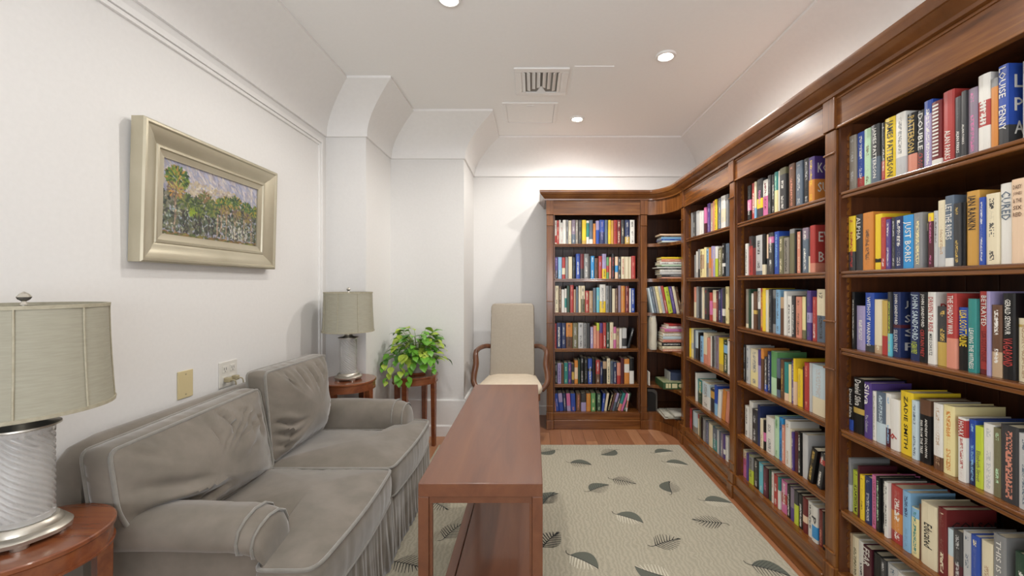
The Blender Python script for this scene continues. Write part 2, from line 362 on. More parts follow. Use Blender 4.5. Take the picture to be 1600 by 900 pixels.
# ------------------------------------------------------------------ bookcases
PIT, PW, SX0, SY0, BX0, BY0 = .847, .067, 1.222, 3.441, .118, 3.749
SHELF = [1.672, 1.355, 1.048, .722, .399, .148]          # top of each shelf, uppermost first, last is the bottom deck
CH, CI = M['cherry'], M['cherry_in']
def pilaster(t, u):
    m = MB().box(u+.004, u+PW-.004, 0, .045, .15, 1.93)
    p = obj('pilaster', m, CH, t, local=True, bevel=.004)
    obj('capital', MB().box(u+.0005, u+PW-.0005, -.007, .045, 1.932, 2.06), CH, p, local=True, bevel=.002)
    obj('plinth', MB().box(u+.001, u+PW-.001, -.010, .045, .086, .152).box(u, u+PW, -.018, .045, 0, .084), CH, p, local=True, bevel=.003)
    for z in (1.835, 1.150, .955, .207): obj('bead', MB().box(u+.001, u+PW-.001, -.007, .002, z-.004, z+.004), CH, p, local=True, bevel=.003)
def bay(t, right=False):
    pilaster(t, 0)
    if right: pilaster(t, PIT)
    a, b_ = PW, PIT; th = .011
    for s, (x0, x1) in enumerate(((a, a+th), (b_-th, b_))):
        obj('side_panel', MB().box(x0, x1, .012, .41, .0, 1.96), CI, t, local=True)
        st = MB(); poly = [(0, .16)]                      # notched shelf-support strip
        z = .17
        while z < 1.90: poly += [(.016, z), (.016, z+.014), (.006, z+.026)]; z += .03
        poly += [(0, 1.92)]
        for v0 in (.036,):
            ux = x1 if s == 0 else x0 - .003
            st.prism(poly, ux, ux+.003, f=lambda p, q, c, v0=v0: (c, v0+.016-p, q))
        obj('notched_strip', st, CH, t, local=True)
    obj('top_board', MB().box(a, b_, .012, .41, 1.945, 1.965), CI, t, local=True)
    n = 7; wd = (b_-a)/n
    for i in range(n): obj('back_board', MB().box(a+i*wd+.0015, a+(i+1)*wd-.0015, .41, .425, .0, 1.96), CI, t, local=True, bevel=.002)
    fz = obj('frieze', MB().box(a, b_, .006, .03, 1.932, 2.06), M['cherry_h'], t, local=True)
    obj('frieze_bead', MB().box(a, b_, -.001, .008, 1.929, 1.938).box(a, b_, .001, .008, 2.048, 2.058), M['cherry_h'], fz, local=True, bevel=.002)
    bb = obj('base_board', MB().box(a, b_, .004, .03, .084, .146), M['cherry_h'], t, local=True, bevel=.003)
    obj('base_ledge', MB().box(a, b_, -.010, .03, 0, .084), M['cherry_h'], bb, local=True, bevel=.005)
    obj('bottom_deck', MB().box(a+th, b_-th, .012, .41, .125, SHELF[5]), M['cherry_h'], t, local=True)
    for z in SHELF[:5]:
        s = obj('shelf', MB().box(a+th, b_-th, .022, .408, z-.022, z), M['cherry_h'], t, local=True)
        obj('shelf_edge', MB().box(a+.001, b_-.001, .012, .024, z-.013, z-.001).box(a+.001, b_-.001, .015, .024, z-.028, z-.015), M['cherry_h'], s, local=True, bevel=.003)
BAYS = {}
for key, loc, rz, lab, rt in (('back', (BX0, BY0, 0), 0, 'brown cherry bookcase bay against the back wall', True),
                              ('far', (SX0, SY0, 0), -math.pi/2, 'brown cherry bookcase bay next to the curved corner', False),
                              ('mid', (SX0, SY0-PIT, 0), -math.pi/2, 'middle brown cherry bookcase bay along the right wall', False),
                              ('near', (SX0, SY0-2*PIT, 0), -math.pi/2, 'brown cherry bookcase bay nearest the camera', True)):
    BAYS[key] = thing('bookcase_bay', lab, 'bookcase', loc, rz, 'library bookcase bays'); bay(BAYS[key], rt)
# curved corner unit
cx0, cx1 = BX0+PIT+PW, SX0; cy0, cy1 = SY0, BY0
def arc(d=0, n=16): return [(cx0 + (cx1-cx0-d)*math.sin(a), cy0 + (cy1-cy0-d)*math.cos(a)) for a in [math.pi/2*i/n for i in range(n+1)]]
t = BAYS['corner'] = thing('bookcase_bay', 'curved corner bookcase unit joining back and side bays', 'bookcase', (1.3, 3.8, 0), 0, 'library bookcase bays')
def curved(d0, d1, z0, z1, n=20):
    o = arc(d0, n); i = arc(d1, n); return MB().prism(o + i[::-1], z0, z1)
fz = obj('frieze', curved(-.006, -.03, 1.932, 2.06), M['cherry'], t, smooth=30)
obj('frieze_bead', curved(.001, -.008, 1.929, 1.938), M['cherry'], fz, smooth=30)
bb = obj('base_board', curved(-.004, -.03, .084, .146), M['cherry'], t, smooth=30); obj('base_ledge', curved(.010, -.03, 0, .084), M['cherry'], bb, smooth=30)
back = [(1.63, cy0+.002), (1.63, 4.12), (cx0+.002, 4.12)]
for k, z in enumerate(SHELF):
    inner = arc(-.02, 16)
    obj('shelf' if k < 5 else 'bottom_deck', MB().prism([(x, y) for x, y in inner if x < 1.63] + back, z-.022, z), M['cherry_h'], t)
    if k < 5: obj('shelf_edge', curved(-.012, -.024, z-.013, z-.001).prism(arc(-.015) + arc(-.024)[::-1], z-.028, z-.015), M['cherry'], t.children[-1], smooth=30)
obj('top_board', MB().prism([(x, y) for x, y in arc(-.02, 16)] + back, 1.945, 1.965), CI, t)
for i in range(6): obj('back_board', MB().box(cx0+i*.1+.0015, cx0+(i+1)*.1-.0015, 4.125, 4.14, 0, 1.96), CI, t)
for i in range(7): obj('back_board', MB().box(1.635, 1.65, cy0+i*.097+.0015, cy0+(i+1)*.097-.0015, 0, 1.96), CI, t)
# cornice, one continuous moulding
path = [(BX0-.001, 4.17), (BX0-.001, BY0)] + arc(0, 18) + [(SX0, SY0-3*PIT-PW)]
prof = [(.004, 2.058), (.012, 2.060), (.014, 2.072), (.020, 2.078), (.030, 2.086), (.040, 2.098), (.044, 2.104), (.050, 2.106), (.058, 2.124), (.060, 2.134), (.060, 2.142), (-.02, 2.146), (-.40, 2.146), (-.40, 2.058)]
rows = []
for d, z in prof:
    if d > -.1: P = offset_open(path, d)
    else:   # inner edge runs along the walls
        P = [(min(max(p[0], BX0+.02), 1.65), p[1]) for p in path]; P = [(max(p[0], BX0+.02), 4.17) for p in path[:2]] + [(min(p[0]+0, 1.65), 4.17) for p in path[2:12]] + [(1.65, max(p[1], 0)) for p in path[12:]]
    rows.append([(x, y, z) for x, y in P])
cor = MB(); n = len(path); k = len(rows)
cor.add([p for r in rows for p in r], [(j*n+i, j*n+i+1, ((j+1) % k)*n+i+1, ((j+1) % k)*n+i) for j in range(k) for i in range(n-1)] + [tuple(j*n for j in range(k)), tuple(j*n+n-1 for j in range(k))])
obj('bookcase_cornice', cor, M['cornice'], smooth=25, label='continuous brown cornice moulding along the top of the bookcases', cat='moulding')

# ------------------------------------------------------------------ books
# Each row: bay, shelf, origin and scale of the measured strip, then "left right top colour a=print b=band:from:to T=words:colour:from:to:width c=cover words" per book
ROWS = [
('near', 0, 1300, 80, 5.293, """120 190 690 taupe a=silver;192 255 668 blue a=white b=red:0:.2;258 318 635 mint a=olive;318 390 610 charcoal b=slate:0:.45 T=JAMES_PATTERSON:white:.1:.95;400 436 600 black a=white b=red:0:.35;
437 524 540 yellow T=JAMES_PATTERSON:black:.05:.95:.75;526 608 505 white a=grey b=silver:0:.3;610 686 530 black b=salmon:0:.32 T=PATTERSON:gold:.35:.95:.7;688 746 505 charcoal T=DOUBLE:white:.35:.95:.7 T=CROSS:red:.05:.3:.7;
748 820 385 lilac b=blue:.8:1 a=white;822 904 435 darkred b=white:0:.1 T=IIIIIIIIIIIIIII:white:.15:.95:.6;906 1000 345 red T=ALAN_PARKS:white:.05:.45:.5;1020 1074 390 charcoal a=grey T=ALAN_PARKS:white:.1:.45:.45;
1076 1116 340 charcoal T=ALAN_PARKS:white:.2:.5:.45;1118 1195 325 mauve a=pink;1197 1298 205 white b=red:.33:.66 T=III_III:white:.36:.64:.5 a=white;1308 1364 240 orange b=grey:.88:1;1368 1450 95 blue b=charcoal:0:.25 T=LOUISE:white:.6:.97:.7 T=PENNY:white:.2:.5:.7 c=L/P/A:white;1552 1640 90 silver a=grey"""),
('near', 1, 1300, 265, 5.293, """125 188 395 yellow b=charcoal:0:.35 a=red;190 246 378 charcoal T=ALPHA:white:.55:.95:.6;248 332 365 orange a=brown;345 402 375 yellow b=black:.13:.2 a=yellow;403 442 400 red a=white;443 478 415 purple a=white;
479 514 400 charcoal a=silver;516 586 395 navy a=white;588 672 385 skyblue T=JUST_BORIS:white:.12:.88:.8;674 745 365 grey c=LO:white a=paleyellow;790 829 365 maroon b=yellow:.85:1 a=pink;830 864 345 silver a=charcoal;
866 926 262 cream a=tan b=silver:0:.3;928 1002 225 slate T=LET_THE_RIVERS:white:.38:.88:.7 b=white:0:.12;1004 1062 285 charcoal a=gold;1064 1084 275 black;1088 1196 190 ochre T=IAN_RANKIN:black:.48:.93:.6;1213 1255 235 blue a=white;
1257 1364 210 cream a=charcoal;1367 1476 125 white T=CURED:slate:.54:.9:.7;1480 1600 90 peach X=DAISY/JONES/&_THE/SIX/REID:brown"""),
('near', 2, 1300, 430, 5.293, """165 188 140 black a=white;190 262 252 lilac a=white;263 336 145 blue T=WITHOUT_WARNING:white:.1:.93:.4 b=charcoal:0:.12;338 404 200 cream a=cream b=tan:0:.15;405 464 210 gold b=red:0:.35;466 492 140 charcoal b=cyan:0:.35 a=lime;
494 556 140 navy T=JOHN_SANDFORD:white:.5:.97:.5 T=SILKEN_PREY:silver:.08:.42:.5 b=maroon:.45:.5 c=JO/SA/SI/PI:silver;632 714 140 navy T=JOHN_SANDFORD:paleblue:.3:.97:.75 T=OCEAN_PREY:lime:.1:.28:.6;716 780 140 black T=JOHN_SANDFORD:white:.5:.97:.5 T=CERTAIN_PREY:red:.08:.47:.5;783 847 140 white T=DRIVEN_TO_RIDE:red:.45:.93:.6 T=MIKE_SCHULTZ:charcoal:.12:.42:.4 c=DR:red;
849 944 258 charcoal b=gold:0:.4 a=gold;946 1030 150 red b=salmon:0:.4 T=THE_SHADOW_WAR:white:.45:.97:.55;1032 1126 265 black b=blue:.55:1 T=LISA_SCOTTOLINE:yellow:.38:.95:.65;1128 1198 195 teal T=LEAVING_THE_WITNESS:white:.05:.6:.55;
1200 1284 135 red T=BETRAYED:white:.58:.95:.5 T=LISA_SCOTTOLINE:darkred:.15:.52:.45 b=darkred:0:.06;1286 1310 135 lilac;1313 1404 245 brown b=tan:0:.35 a=white;1406 1512 150 black T=GERALD_SEYMOUR:white:.52:.93:.45 T=VAGABOND:red:.15:.48:.75;1516 1620 355 cream b=gold:.86:.9 a=tan"""),
('near', 3, 1300, 570, 5.293, """120 170 180 black T=Daniel_Silva:white:.3:.97:.6 b=blue:0:.25;172 262 100 black T=Daniel_Silva:white:.5:.97:.55 b=gold:.36:.46;268 324 140 purple T=Silva:white:.6:.97:.7 T=The_Collector:silver:.1:.42:.4 c=DANIEL:white;325 352 215 white a=olive;353 430 215 slate a=paleblue b=paleblue:0:.4;
432 474 232 white b=maroon:0:.35 a=lightblue;478 546 275 white T=6:red:.2:.32:.8;548 652 210 yellow T=ZADIE_SMITH:black:.1:.93:.3;655 702 290 paleblue a=slate;704 796 275 black b=brown:.76:1 T=ANDREW_SOLOMON:white:.1:.7:.22:.7 T=FAR_FROM_THE_TREE:white:.14:.66:.22:.28;826 904 310 white a=tan b=brown:0:.2;
908 1002 325 paleyellow a=orange b=paleyellow:0:1 c=THE:black;1046 1110 430 white b=red:.7:.97 T=HOAX:white:.72:.95:.7 a=red;1112 1168 445 navy b=blue:.35:1 a=lightblue;1170 1234 500 lime T=Elizabeth_Strout:olive:.1:.6:.5;1236 1328 475 white a=silver;1330 1394 515 olive a=mint;1396 1545 485 charcoal a=salmon;1550 1650 560 silver a=slate"""),
('near', 4, 1300, 690, 4.287, """88 126 95 grey b=silver:0:.5;128 172 185 lime a=black;173 182 160 maroon;183 216 215 yellow a=black;218 264 225 navy a=silver;266 296 218 pink a=darkred;297 324 230 black a=mint;325 350 250 charcoal a=white;352 378 265 white a=charcoal;
380 466 280 red b=orange:.2:.55 a=white;468 520 320 lightblue a=navy;522 572 455 paleyellow b=lightblue:.8:1 a=teal;574 590 415 brown;592 700 388 cream T=Educated:black:.3:.68:.5 c=E:maroon;708 764 432 darkred a=cream c=COLSON:black;766 806 605 paleblue b=peach:0:.5;808 868 580 charcoal b=maroon:0:.4 a=silver;
870 924 590 silver a=slate;926 982 615 blue a=paleyellow b=slate:0:.2;985 1062 650 cream a=tan;1066 1150 605 grey T=THIS_IS_HAPPY:white:.1:.93:.4;1205 1290 730 darkgreen a=white"""),
('near', 5, 1300, 690, 4.287, """88 108 710 tan a=black;110 164 775 cream a=olive;166 204 695 white a=black;206 260 765 maroon T=FEAR:white:.55:.97:.8;264 316 850 black;320 356 825 charcoal a=silver;358 430 870 silver a=slate;432 500 905 white a=tan;502 560 930 navy a=white;562 640 950 red a=white"""),
('mid', 0, 1140, 230, 7.824, """205 250 485 black a=white b=pink:.3:.6;256 298 450 red a=white;300 322 430 cream b=lightblue:0:.3;325 395 400 charcoal b=yellow:.25:.5 a=pink;400 466 415 white b=pink:0:.55 a=darkred;468 506 355 charcoal a=grey;510 548 345 black a=white;550 588 315 paleyellow b=teal:.55:1 a=mint;590 608 295 white;610 686 270 charcoal a=white b=olive:.85:1;722 792 220 brown a=salmon;800 880 195 slate a=silver;890 958 155 black a=silver;962 1032 140 purple b=orange:0:.5 a=yellow c=KO/SUR:white"""),
('mid', 1, 1140, 340, 9, """215 250 372 white a=black;251 308 270 charcoal b=red:0:.75 a=darkred;312 358 268 black b=darkred:0:.7;361 452 260 silver a=charcoal b=slate:0:.1;455 498 238 black b=cream:0:.25;500 540 242 peach b=charcoal:0:.4;542 612 222 charcoal b=pink:.75:.9 a=white;625 688 205 blue a=lightblue;690 748 272 olive a=cream;750 820 290 taupe a=black;822 890 170 olive b=grey:.9:1;900 924 178 black;926 984 205 salmon a=peach;986 1003 180 black;1006 1090 155 mauve b=slate:0:.75 a=white;1092 1124 200 charcoal b=cream:0:.4;1126 1200 120 red b=salmon:0:.2 c=EVE/BE:white"""),
('mid', 2, 1140, 430, 7.824, """190 230 170 taupe b=cream:0:.1;232 254 172 darkgreen;256 288 222 white;290 324 200 brown b=gold:.4:.5;326 364 160 white b=charcoal:0:.5 a=charcoal;366 398 160 red b=salmon:.1:.5 a=yellow;400 440 160 yellow;442 474 180 cream a=paleblue;476 506 168 charcoal a=grey;508 548 180 grey a=black b=charcoal:.2:.8;550 604 178 lightblue a=slate;606 660 268 tan b=brown:0:.7;664 698 195 white;700 750 255 white a=charcoal;754 790 250 charcoal a=white;796 862 262 salmon a=brown;864 914 262 paleyellow b=olive:0:.2;916 944 225 darkgreen;946 996 188 purple b=lilac:.35:.55 a=slate;1000 1052 265 red a=white;1056 1160 172 cream b=slate:0:.5 a=charcoal c=S:black"""),
('mid', 3, 1140, 525, 6.924, """150 176 92 black a=grey;178 214 98 silver a=slate;216 304 130 cream a=grey b=paleyellow:0:.4;306 338 148 purple b=lilac:0:.6;340 368 130 brown b=orange:.75:1;370 404 222 charcoal a=white b=blue:0:.2;406 442 165 navy a=silver;444 508 160 mint b=green:.4:1;510 544 240 slate b=black:.2:.5;546 582 252 brown a=gold;585 628 280 teal b=peach:0:.2;630 656 305 paleyellow;658 690 262 purple a=silver;692 714 242 yellow b=peach:0:.5;716 772 348 yellow a=gold;775 803 330 maroon;806 858 282 red a=salmon;860 888 290 silver;890 1030 300 paleblue b=cream:0:.35 c=S:charcoal a=silver"""),
('mid', 4, 1140, 610, 5.806, """130 162 132 white a=charcoal;165 198 92 white a=silver;200 248 160 charcoal a=silver;250 274 130 navy;276 304 260 cream a=tan;306 326 275 black b=pink:.3:.6;328 394 225 white a=grey;396 434 225 mint a=green;436 470 238 skyblue a=navy;472 498 310 salmon a=white;500 546 262 white a=tan;548 562 345 cream;564 582 375 purple a=white;584 620 368 maroon;622 648 372 black a=white;652 700 385 silver;700 750 520 black a=gold L=12;778 822 610 charcoal a=white b=red:.7:.85 L=11"""),
('mid', 5, 1140, 700, 5.294, """100 138 100 cream b=pink:0:.7 a=red;140 154 140 purple;156 192 160 lime b=grey:.5:1 a=charcoal;194 234 190 black a=white;236 274 200 cyan a=paleblue c=BONES:teal;276 314 255 maroon a=pink;316 338 312 darkgreen;340 358 312 white a=salmon;360 394 342 red a=white;396 414 362 teal b=white:0:.6;416 466 410 pink b=red:.3:.6 a=white;468 496 400 black a=white;498 526 440 mauve b=purple:0:.4;528 562 460 charcoal b=lime:0:.6;566 600 480 black a=white;602 638 490 darkred b=peach:.3:.5;640 678 530 white a=charcoal;680 728 612 white b=skyblue:.1:.45 T=P:charcoal:.5:.7:.7;732 764 615 darkred a=salmon;766 784 620 black"""),
('far', 0, 1065, 290, 8.19, """122 140 355 grey;142 172 345 charcoal a=white;174 210 335 silver;212 238 332 white;240 262 328 white a=silver;264 284 322 silver;286 312 288 pink b=maroon:0:.4;314 354 240 purple a=lilac;356 388 235 tan a=white;390 412 205 salmon;414 444 175 yellow a=olive;446 470 170 charcoal a=grey;472 500 168 slate a=white;502 556 128 white a=silver b=cream:.2:.6;560 586 100 grey a=slate"""),
('far', 1, 1065, 370, 6.425, """122 134 185 grey;136 160 150 white b=silver:0:.2;162 184 130 charcoal b=grey:.3:1;186 218 128 paleyellow b=tan:.3:.8 a=brown;220 240 110 paleyellow;242 268 125 lightblue a=charcoal b=grey:0:.5;270 286 112 orange b=tan:0:.3;288 312 98 salmon b=lilac:.6:1;314 332 100 lilac a=cream;334 358 100 white b=lime:0:.6;360 402 120 olive a=cream;404 432 70 black b=white:.3:.4 a=white;434 466 72 slate a=charcoal"""),
('far', 2, 1065, 370, 6.425, """122 146 505 salmon b=cream:0:.5;148 168 500 grey;170 190 500 charcoal;192 206 510 white;208 222 508 cream;224 256 515 charcoal a=red;258 278 548 black a=brown;280 300 560 red b=pink:.2:.7;302 334 535 cream b=salmon:.4:.6;336 358 545 maroon a=salmon;360 388 530 navy a=silver;390 404 520 purple;406 428 515 charcoal b=white:.2:.4;430 460 500 paleyellow a=olive"""),
('far', 3, 1065, 500, 7.5, """85 100 95 yellow;102 130 95 paleyellow b=silver:.3:.5;132 154 110 slate;156 186 120 paleblue b=charcoal:0:.4;188 210 145 black;212 248 185 lightblue a=navy;250 296 145 cream b=salmon:0:.3;298 326 205 salmon;328 344 185 white;346 366 188 charcoal a=olive;368 388 182 grey a=black;390 424 185 mauve a=brown;426 474 205 yellow b=gold:0:.2;478 530 230 darkgreen b=lightblue:.6:.85 a=cream;532 556 220 white"""),
('far', 4, 1065, 570, 5.625, """108 118 60 charcoal;120 130 70 white;132 178 120 teal b=darkgreen:0:.5 a=paleyellow;180 244 140 white a=taupe b=paleblue:.5:1;246 284 200 charcoal b=ochre:.6:.9;288 312 175 blue b=lightblue:0:.4;314 340 215 white L=5;342 372 210 orange L=7;374 402 225 salmon L=8"""),
('far', 5, 1065, 570, 5.625, """62 86 405 red a=pink;88 98 415 charcoal;100 132 430 paleblue b=taupe:0:.3;134 152 475 cream b=red:.8:1;154 166 490 olive;168 186 500 black;188 208 490 grey a=silver;210 234 500 slate a=lilac;236 268 540 cream a=peach;270 310 565 teal b=slate:.5:1 a=paleblue;312 328 605 silver;330 344 608 slate;346 362 612 mauve a=white;364 378 615 purple b=white:.2:.4;380 404 630 white a=silver"""),
('back', 0, 830, 280, 4.5, """160 178 290 white b=red:.05:.35 a=charcoal;180 195 290 red a=cream;197 207 275 white;209 220 305 white a=red;222 244 268 white a=silver;246 261 285 grey a=black;263 282 290 cream a=grey;284 310 268 mauve a=white b=slate:0:.4;312 329 275 taupe a=white;331 356 278 charcoal a=taupe;358 386 268 yellow b=gold:0:.15;388 406 292 white b=teal:.3:.9;408 434 275 slate b=white:0:.2;436 453 312 orange;455 478 292 blue b=lilac:.6:1;480 516 262 blue b=navy:0:.5 a=lilac;518 538 272 slate;542 560 280 yellow a=ochre;562 578 290 ochre;580 603 268 red a=darkred;605 630 270 darkred a=cream;632 656 272 charcoal a=cream;660 692 265 navy b=gold:0:.3 a=white;695 727 268 white a=charcoal"""),
('back', 1, 830, 280, 4.5, """160 187 548 purple b=charcoal:0:.4 a=lilac;189 215 548 lightblue a=white;217 239 550 red b=cream:.2:.5;241 261 548 grey;263 288 545 cream;290 313 548 black a=slate;315 343 525 blue a=white;345 370 525 darkred b=charcoal:0:.4;372 404 525 grey a=white;406 417 540 charcoal;419 443 540 skyblue a=white;446 472 555 brown a=black;475 498 540 red a=lilac;500 528 525 lilac b=yellow:0:.4 a=darkgreen;530 547 548 green b=red:.3:.6;549 563 548 salmon a=cream;565 588 525 black a=red;590 611 545 peach b=skyblue:.3:.6;613 631 550 charcoal a=white;633 658 545 cream a=red;660 688 545 cream;690 703 545 cream;705 733 540 red a=salmon;735 762 520 black a=white"""),
('back', 2, 830, 280, 4.5, """165 193 750 cream a=olive;196 211 755 brown a=cream;213 234 775 white;236 249 770 white b=teal:.2:.6;251 272 750 darkgreen;274 298 745 red a=salmon;300 313 775 tan;315 331 755 slate;333 349 750 cream;351 378 750 cream b=olive:0:.5 a=black;380 406 785 red a=cream;408 433 785 tan a=brown;436 458 765 slate a=olive;460 480 762 cyan a=yellow;482 523 740 white b=yellow:0:.4 a=grey;525 548 750 grey a=charcoal;550 568 750 charcoal;570 590 770 cream;592 610 768 brown a=tan;612 630 748 mauve;632 660 750 orange a=gold;662 688 752 darkred a=salmon;690 702 768 white;704 728 768 blue a=white"""),
('back', 3, 830, 480, 4.5, """158 177 115 red a=navy;179 211 110 navy a=white;213 244 112 navy a=silver;246 290 112 brown b=orange:.45:1 a=black;292 328 112 olive a=silver;331 366 110 silver a=charcoal;368 390 112 grey a=charcoal;392 414 112 charcoal;417 436 140 lilac a=white;438 459 132 salmon a=peach;461 479 112 salmon b=lime:.7:1;481 503 112 red b=purple:.6:1;505 527 110 red a=white;529 551 110 darkgreen a=white;553 577 108 cream a=salmon;579 598 140 pink b=cream:.4:.7;600 619 150 tan a=charcoal;621 639 150 white;641 671 148 silver b=charcoal:.1:.5;674 692 150 black L=14 a=silver"""),
('back', 4, 830, 480, 4.5, """160 183 395 black a=silver;185 211 395 lilac a=purple;213 230 400 brown;232 258 392 teal a=mint;260 283 392 purple a=salmon;285 303 400 charcoal b=gold:.2:.6;305 328 375 orange b=peach:.2:.7;330 344 370 darkgreen;346 370 350 black a=silver;372 398 360 black a=grey;400 428 362 blue b=black:.5:.6 a=white;430 453 362 black;455 483 372 brown b=red:.4:1 a=white;485 503 385 navy a=silver;505 531 365 black b=tan:.6:.9;533 556 362 cream a=darkgreen;558 578 380 slate a=black;580 601 385 navy a=white;603 628 392 red b=salmon:.4:1;630 653 360 maroon;655 690 365 orange b=white:.45:.8;692 722 358 white b=black:.5:1"""),
('back', 5, 830, 480, 4.5, """160 170 620 salmon;172 197 615 blue L=-6 a=lilac;199 227 612 lilac L=-5 b=blue:0:.5;229 250 620 navy L=-4 a=white;253 279 612 lilac L=-3 b=pink:.3:1;281 313 615 blue L=-2 a=salmon;316 348 615 brown a=salmon;351 386 610 charcoal b=lilac:0:.5;389 418 608 orange a=gold;421 452 605 green a=paleyellow;462 492 612 darkgreen a=mint;495 512 615 blue L=5 a=white;514 530 625 cream L=9;533 550 615 black L=14 a=paleyellow;552 567 610 brown L=16 a=purple;569 585 612 lilac L=16 b=slate:0:.5;588 604 625 charcoal L=17 a=white;607 627 618 teal L=17 b=salmon:0:.4;630 645 625 pink L=18;648 664 615 darkgreen L=18 a=silver;664 674 625 white L=8 b=salmon:.2:.6"""),
]
ORD = ['first', 'second', 'third', 'fourth', 'fifth', 'sixth', 'seventh', 'eighth', 'ninth', 'tenth', 'eleventh', 'twelfth', 'thirteenth', 'fourteenth', 'fifteenth', 'sixteenth',
       'seventeenth', 'eighteenth', 'nineteenth', 'twentieth', 'twenty-first', 'twenty-second', 'twenty-third', 'twenty-fourth', 'twenty-fifth']
SHN = ['top shelf', 'second shelf', 'third shelf', 'fourth shelf', 'fifth shelf', 'bottom shelf']
BAYN = dict(near='nearest bay', mid='middle side bay', far='far side bay', back='back wall bay')
random.seed(11)
BOOKS = []
def parse(bk, s, ox, oy, sc, txt):
    yf = {'far': SY0, 'mid': SY0-PIT, 'near': SY0-2*PIT}.get(bk)
    prev = None; out = []
    for e in txt.replace('\n', '').split(';'):
        t = e.split()
        if len(t) < 4: continue
        x0, x1, yt = ox+float(t[0])/sc, ox+float(t[1])/sc, oy+float(t[2])/sc
        if bk == 'back':
            Y = BY0+.04; u0, u1 = (x0-VX)*Y/FPX - BX0, (x1-VX)*Y/FPX - BX0; zt = EYE + (VY-yt)*Y/FPX
        else:
            X = SX0+.04; Ya, Yb = FPX*X/(x0-VX), FPX*X/(x1-VX); u0, u1 = yf-Ya, yf-Yb; zt = EYE + (VY-yt)*Ya/FPX
        d = dict(bay=bk, shelf=s, c1=t[3], c2=None, band=None, T=[], cov=None, X=None, lean=0)
        for k in t[4:]:
            a, _, v = k.partition('=')
            if a == 'a': d['c2'] = v
            elif a == 'b': q = v.split(':'); d['band'] = (q[0], float(q[1]), float(q[2]))
            elif a == 'T': q = v.split(':'); d['T'].append((q[0].replace('_', ' '), q[1], float(q[2]), float(q[3]), float(q[4]) if len(q) > 4 else .5, float(q[5]) if len(q) > 5 else .5))
            elif a == 'c': d['cov'] = v.split(':')
            elif a == 'X': d['X'] = v.split(':')
            elif a == 'L': d['lean'] = float(v)
        L_ = d['lean']; h = max(.16, min(zt - SHELF[s], (SHELF[s-1] if s else 1.93) - SHELF[s] - .04))
        if L_: h = min(.245, h/max(.5, math.cos(R(L_))))
        if prev is None: u0 = max(u0, PW+.0145)
        else: u0 = max(u0, prev)
        u1 = max(u1, u0+.009); prev = u1 + .0004
        if u1 > PIT-.0145: break
        d.update(u0=u0, u1=u1, h=h, v=.036+random.uniform(0, .010), dep=random.uniform(.142, .165), area=abs(x1-x0)*h*FPX/(BY0 if bk == 'back' else Ya))
        d['inframe'] = x0 < 1598
        out.append(d)
    return out
for r in ROWS:
    q = parse(*r); n = len(q)
    for i, d in enumerate(q):
        d['label'] = None
        nm = NICE.get(d['c1'], d['c1']); extra = ''
        if d['band'] and d['band'][0] != d['c1']: extra = ' and %s' % NICE.get(d['band'][0], d['band'][0])
        lean = ' leaning' if abs(d['lean']) > 12 else ''
        d['label'] = '%s%s%s book, %s from left, %s of the %s' % (nm, extra, lean, ORD[i], SHN[d['shelf']], BAYN[d['bay']])
    # continue the nearest shelves past the edge of the picture with plain volumes
    if r[0] == 'near':
        u = q[-1]['u1'] + .001
        while u < PIT - .05:
            th = random.uniform(.018, .035); cc = random.choice(['white', 'navy', 'black', 'red', 'cream', 'slate', 'teal'])
            q.append(dict(bay='near', shelf=r[1], c1=cc, c2=random.choice(['gold', 'silver', 'white']), band=None, T=[], cov=None, X=None, lean=0, u0=u, u1=u+th, h=random.uniform(.2, .24), v=.04, dep=.155, area=-1, label='', inframe=False)); u += th + .0005
    BOOKS += q

def col(c): return hexc(C[c])
def jacket(d):
    t, dep, h = d['u1']-d['u0'], d['dep'], d['h']; b_ = .0025; rb = min(.004, t*.12)
    P = [(0, dep), (0, rb), (.14*t, rb*.35), (.5*t, 0), (.86*t, rb*.35), (t, rb), (t, dep), (t-b_, dep), (t-b_, rb+.003), (b_, rb+.003), (b_, dep)]
    n = len(P); vs = [(a, v, 0) for a, v in P] + [(a, v, h) for a, v in P]
    fs = [(i, (i+1) % n, n+(i+1) % n, n+i) for i in range(n)]
    caps = [(0, 1, 9, 10), (1, 2, 3, 8, 9), (3, 4, 5, 8), (5, 6, 7, 8)]
    fs += [tuple(n+i for i in c)[::-1] for c in caps] + caps
    uv = []
    for f in fs:
        for i in f:
            k = i % n; sp_ = f[0] % n in (1, 2, 3, 4) and len(f) == 4 and f[0] < n and f[1] % n == f[0]+1
            uv.append((P[k][0]/t if sp_ else -1, vs[i][2]))
    return vs, [f[::-1] for f in fs], [x for f in _split(uv, fs) for x in f[::-1]]
def _split(flat, fs):
    out = []; k = 0
    for f in fs: out.append(flat[k:k+len(f)]); k += len(f)
    return out
def page_block(d):
    t, dep, h = d['u1']-d['u0'], d['dep'], d['h']; b_ = .0026; rb = min(.004, t*.12)
    return MB().box(b_, t-b_, rb+.0035, dep-.004, .003, h-.004)
def bmat(d):
    Lr = Matrix.Identity(4)
    if d['lean']:
        a = R(d['lean']); t = d['u1']-d['u0']
        Lr = Matrix.Rotation(a, 4, 'Y') if a > 0 else Matrix.Translation((t, 0, 0)) @ Matrix.Rotation(a, 4, 'Y') @ Matrix.Translation((-t, 0, 0))
        if a > 0: Lr = Matrix.Translation((t, 0, 0)) @ Lr @ Matrix.Translation((-t, 0, 0))
        else: Lr = Matrix.Rotation(a, 4, 'Y')
    if 'mat' in d: return d['mat'] @ Lr
    return W[BAYS[d['bay']].name] @ Matrix.Translation((d['u0'], d['v'], SHELF[d['shelf']]+.0005)) @ Lr
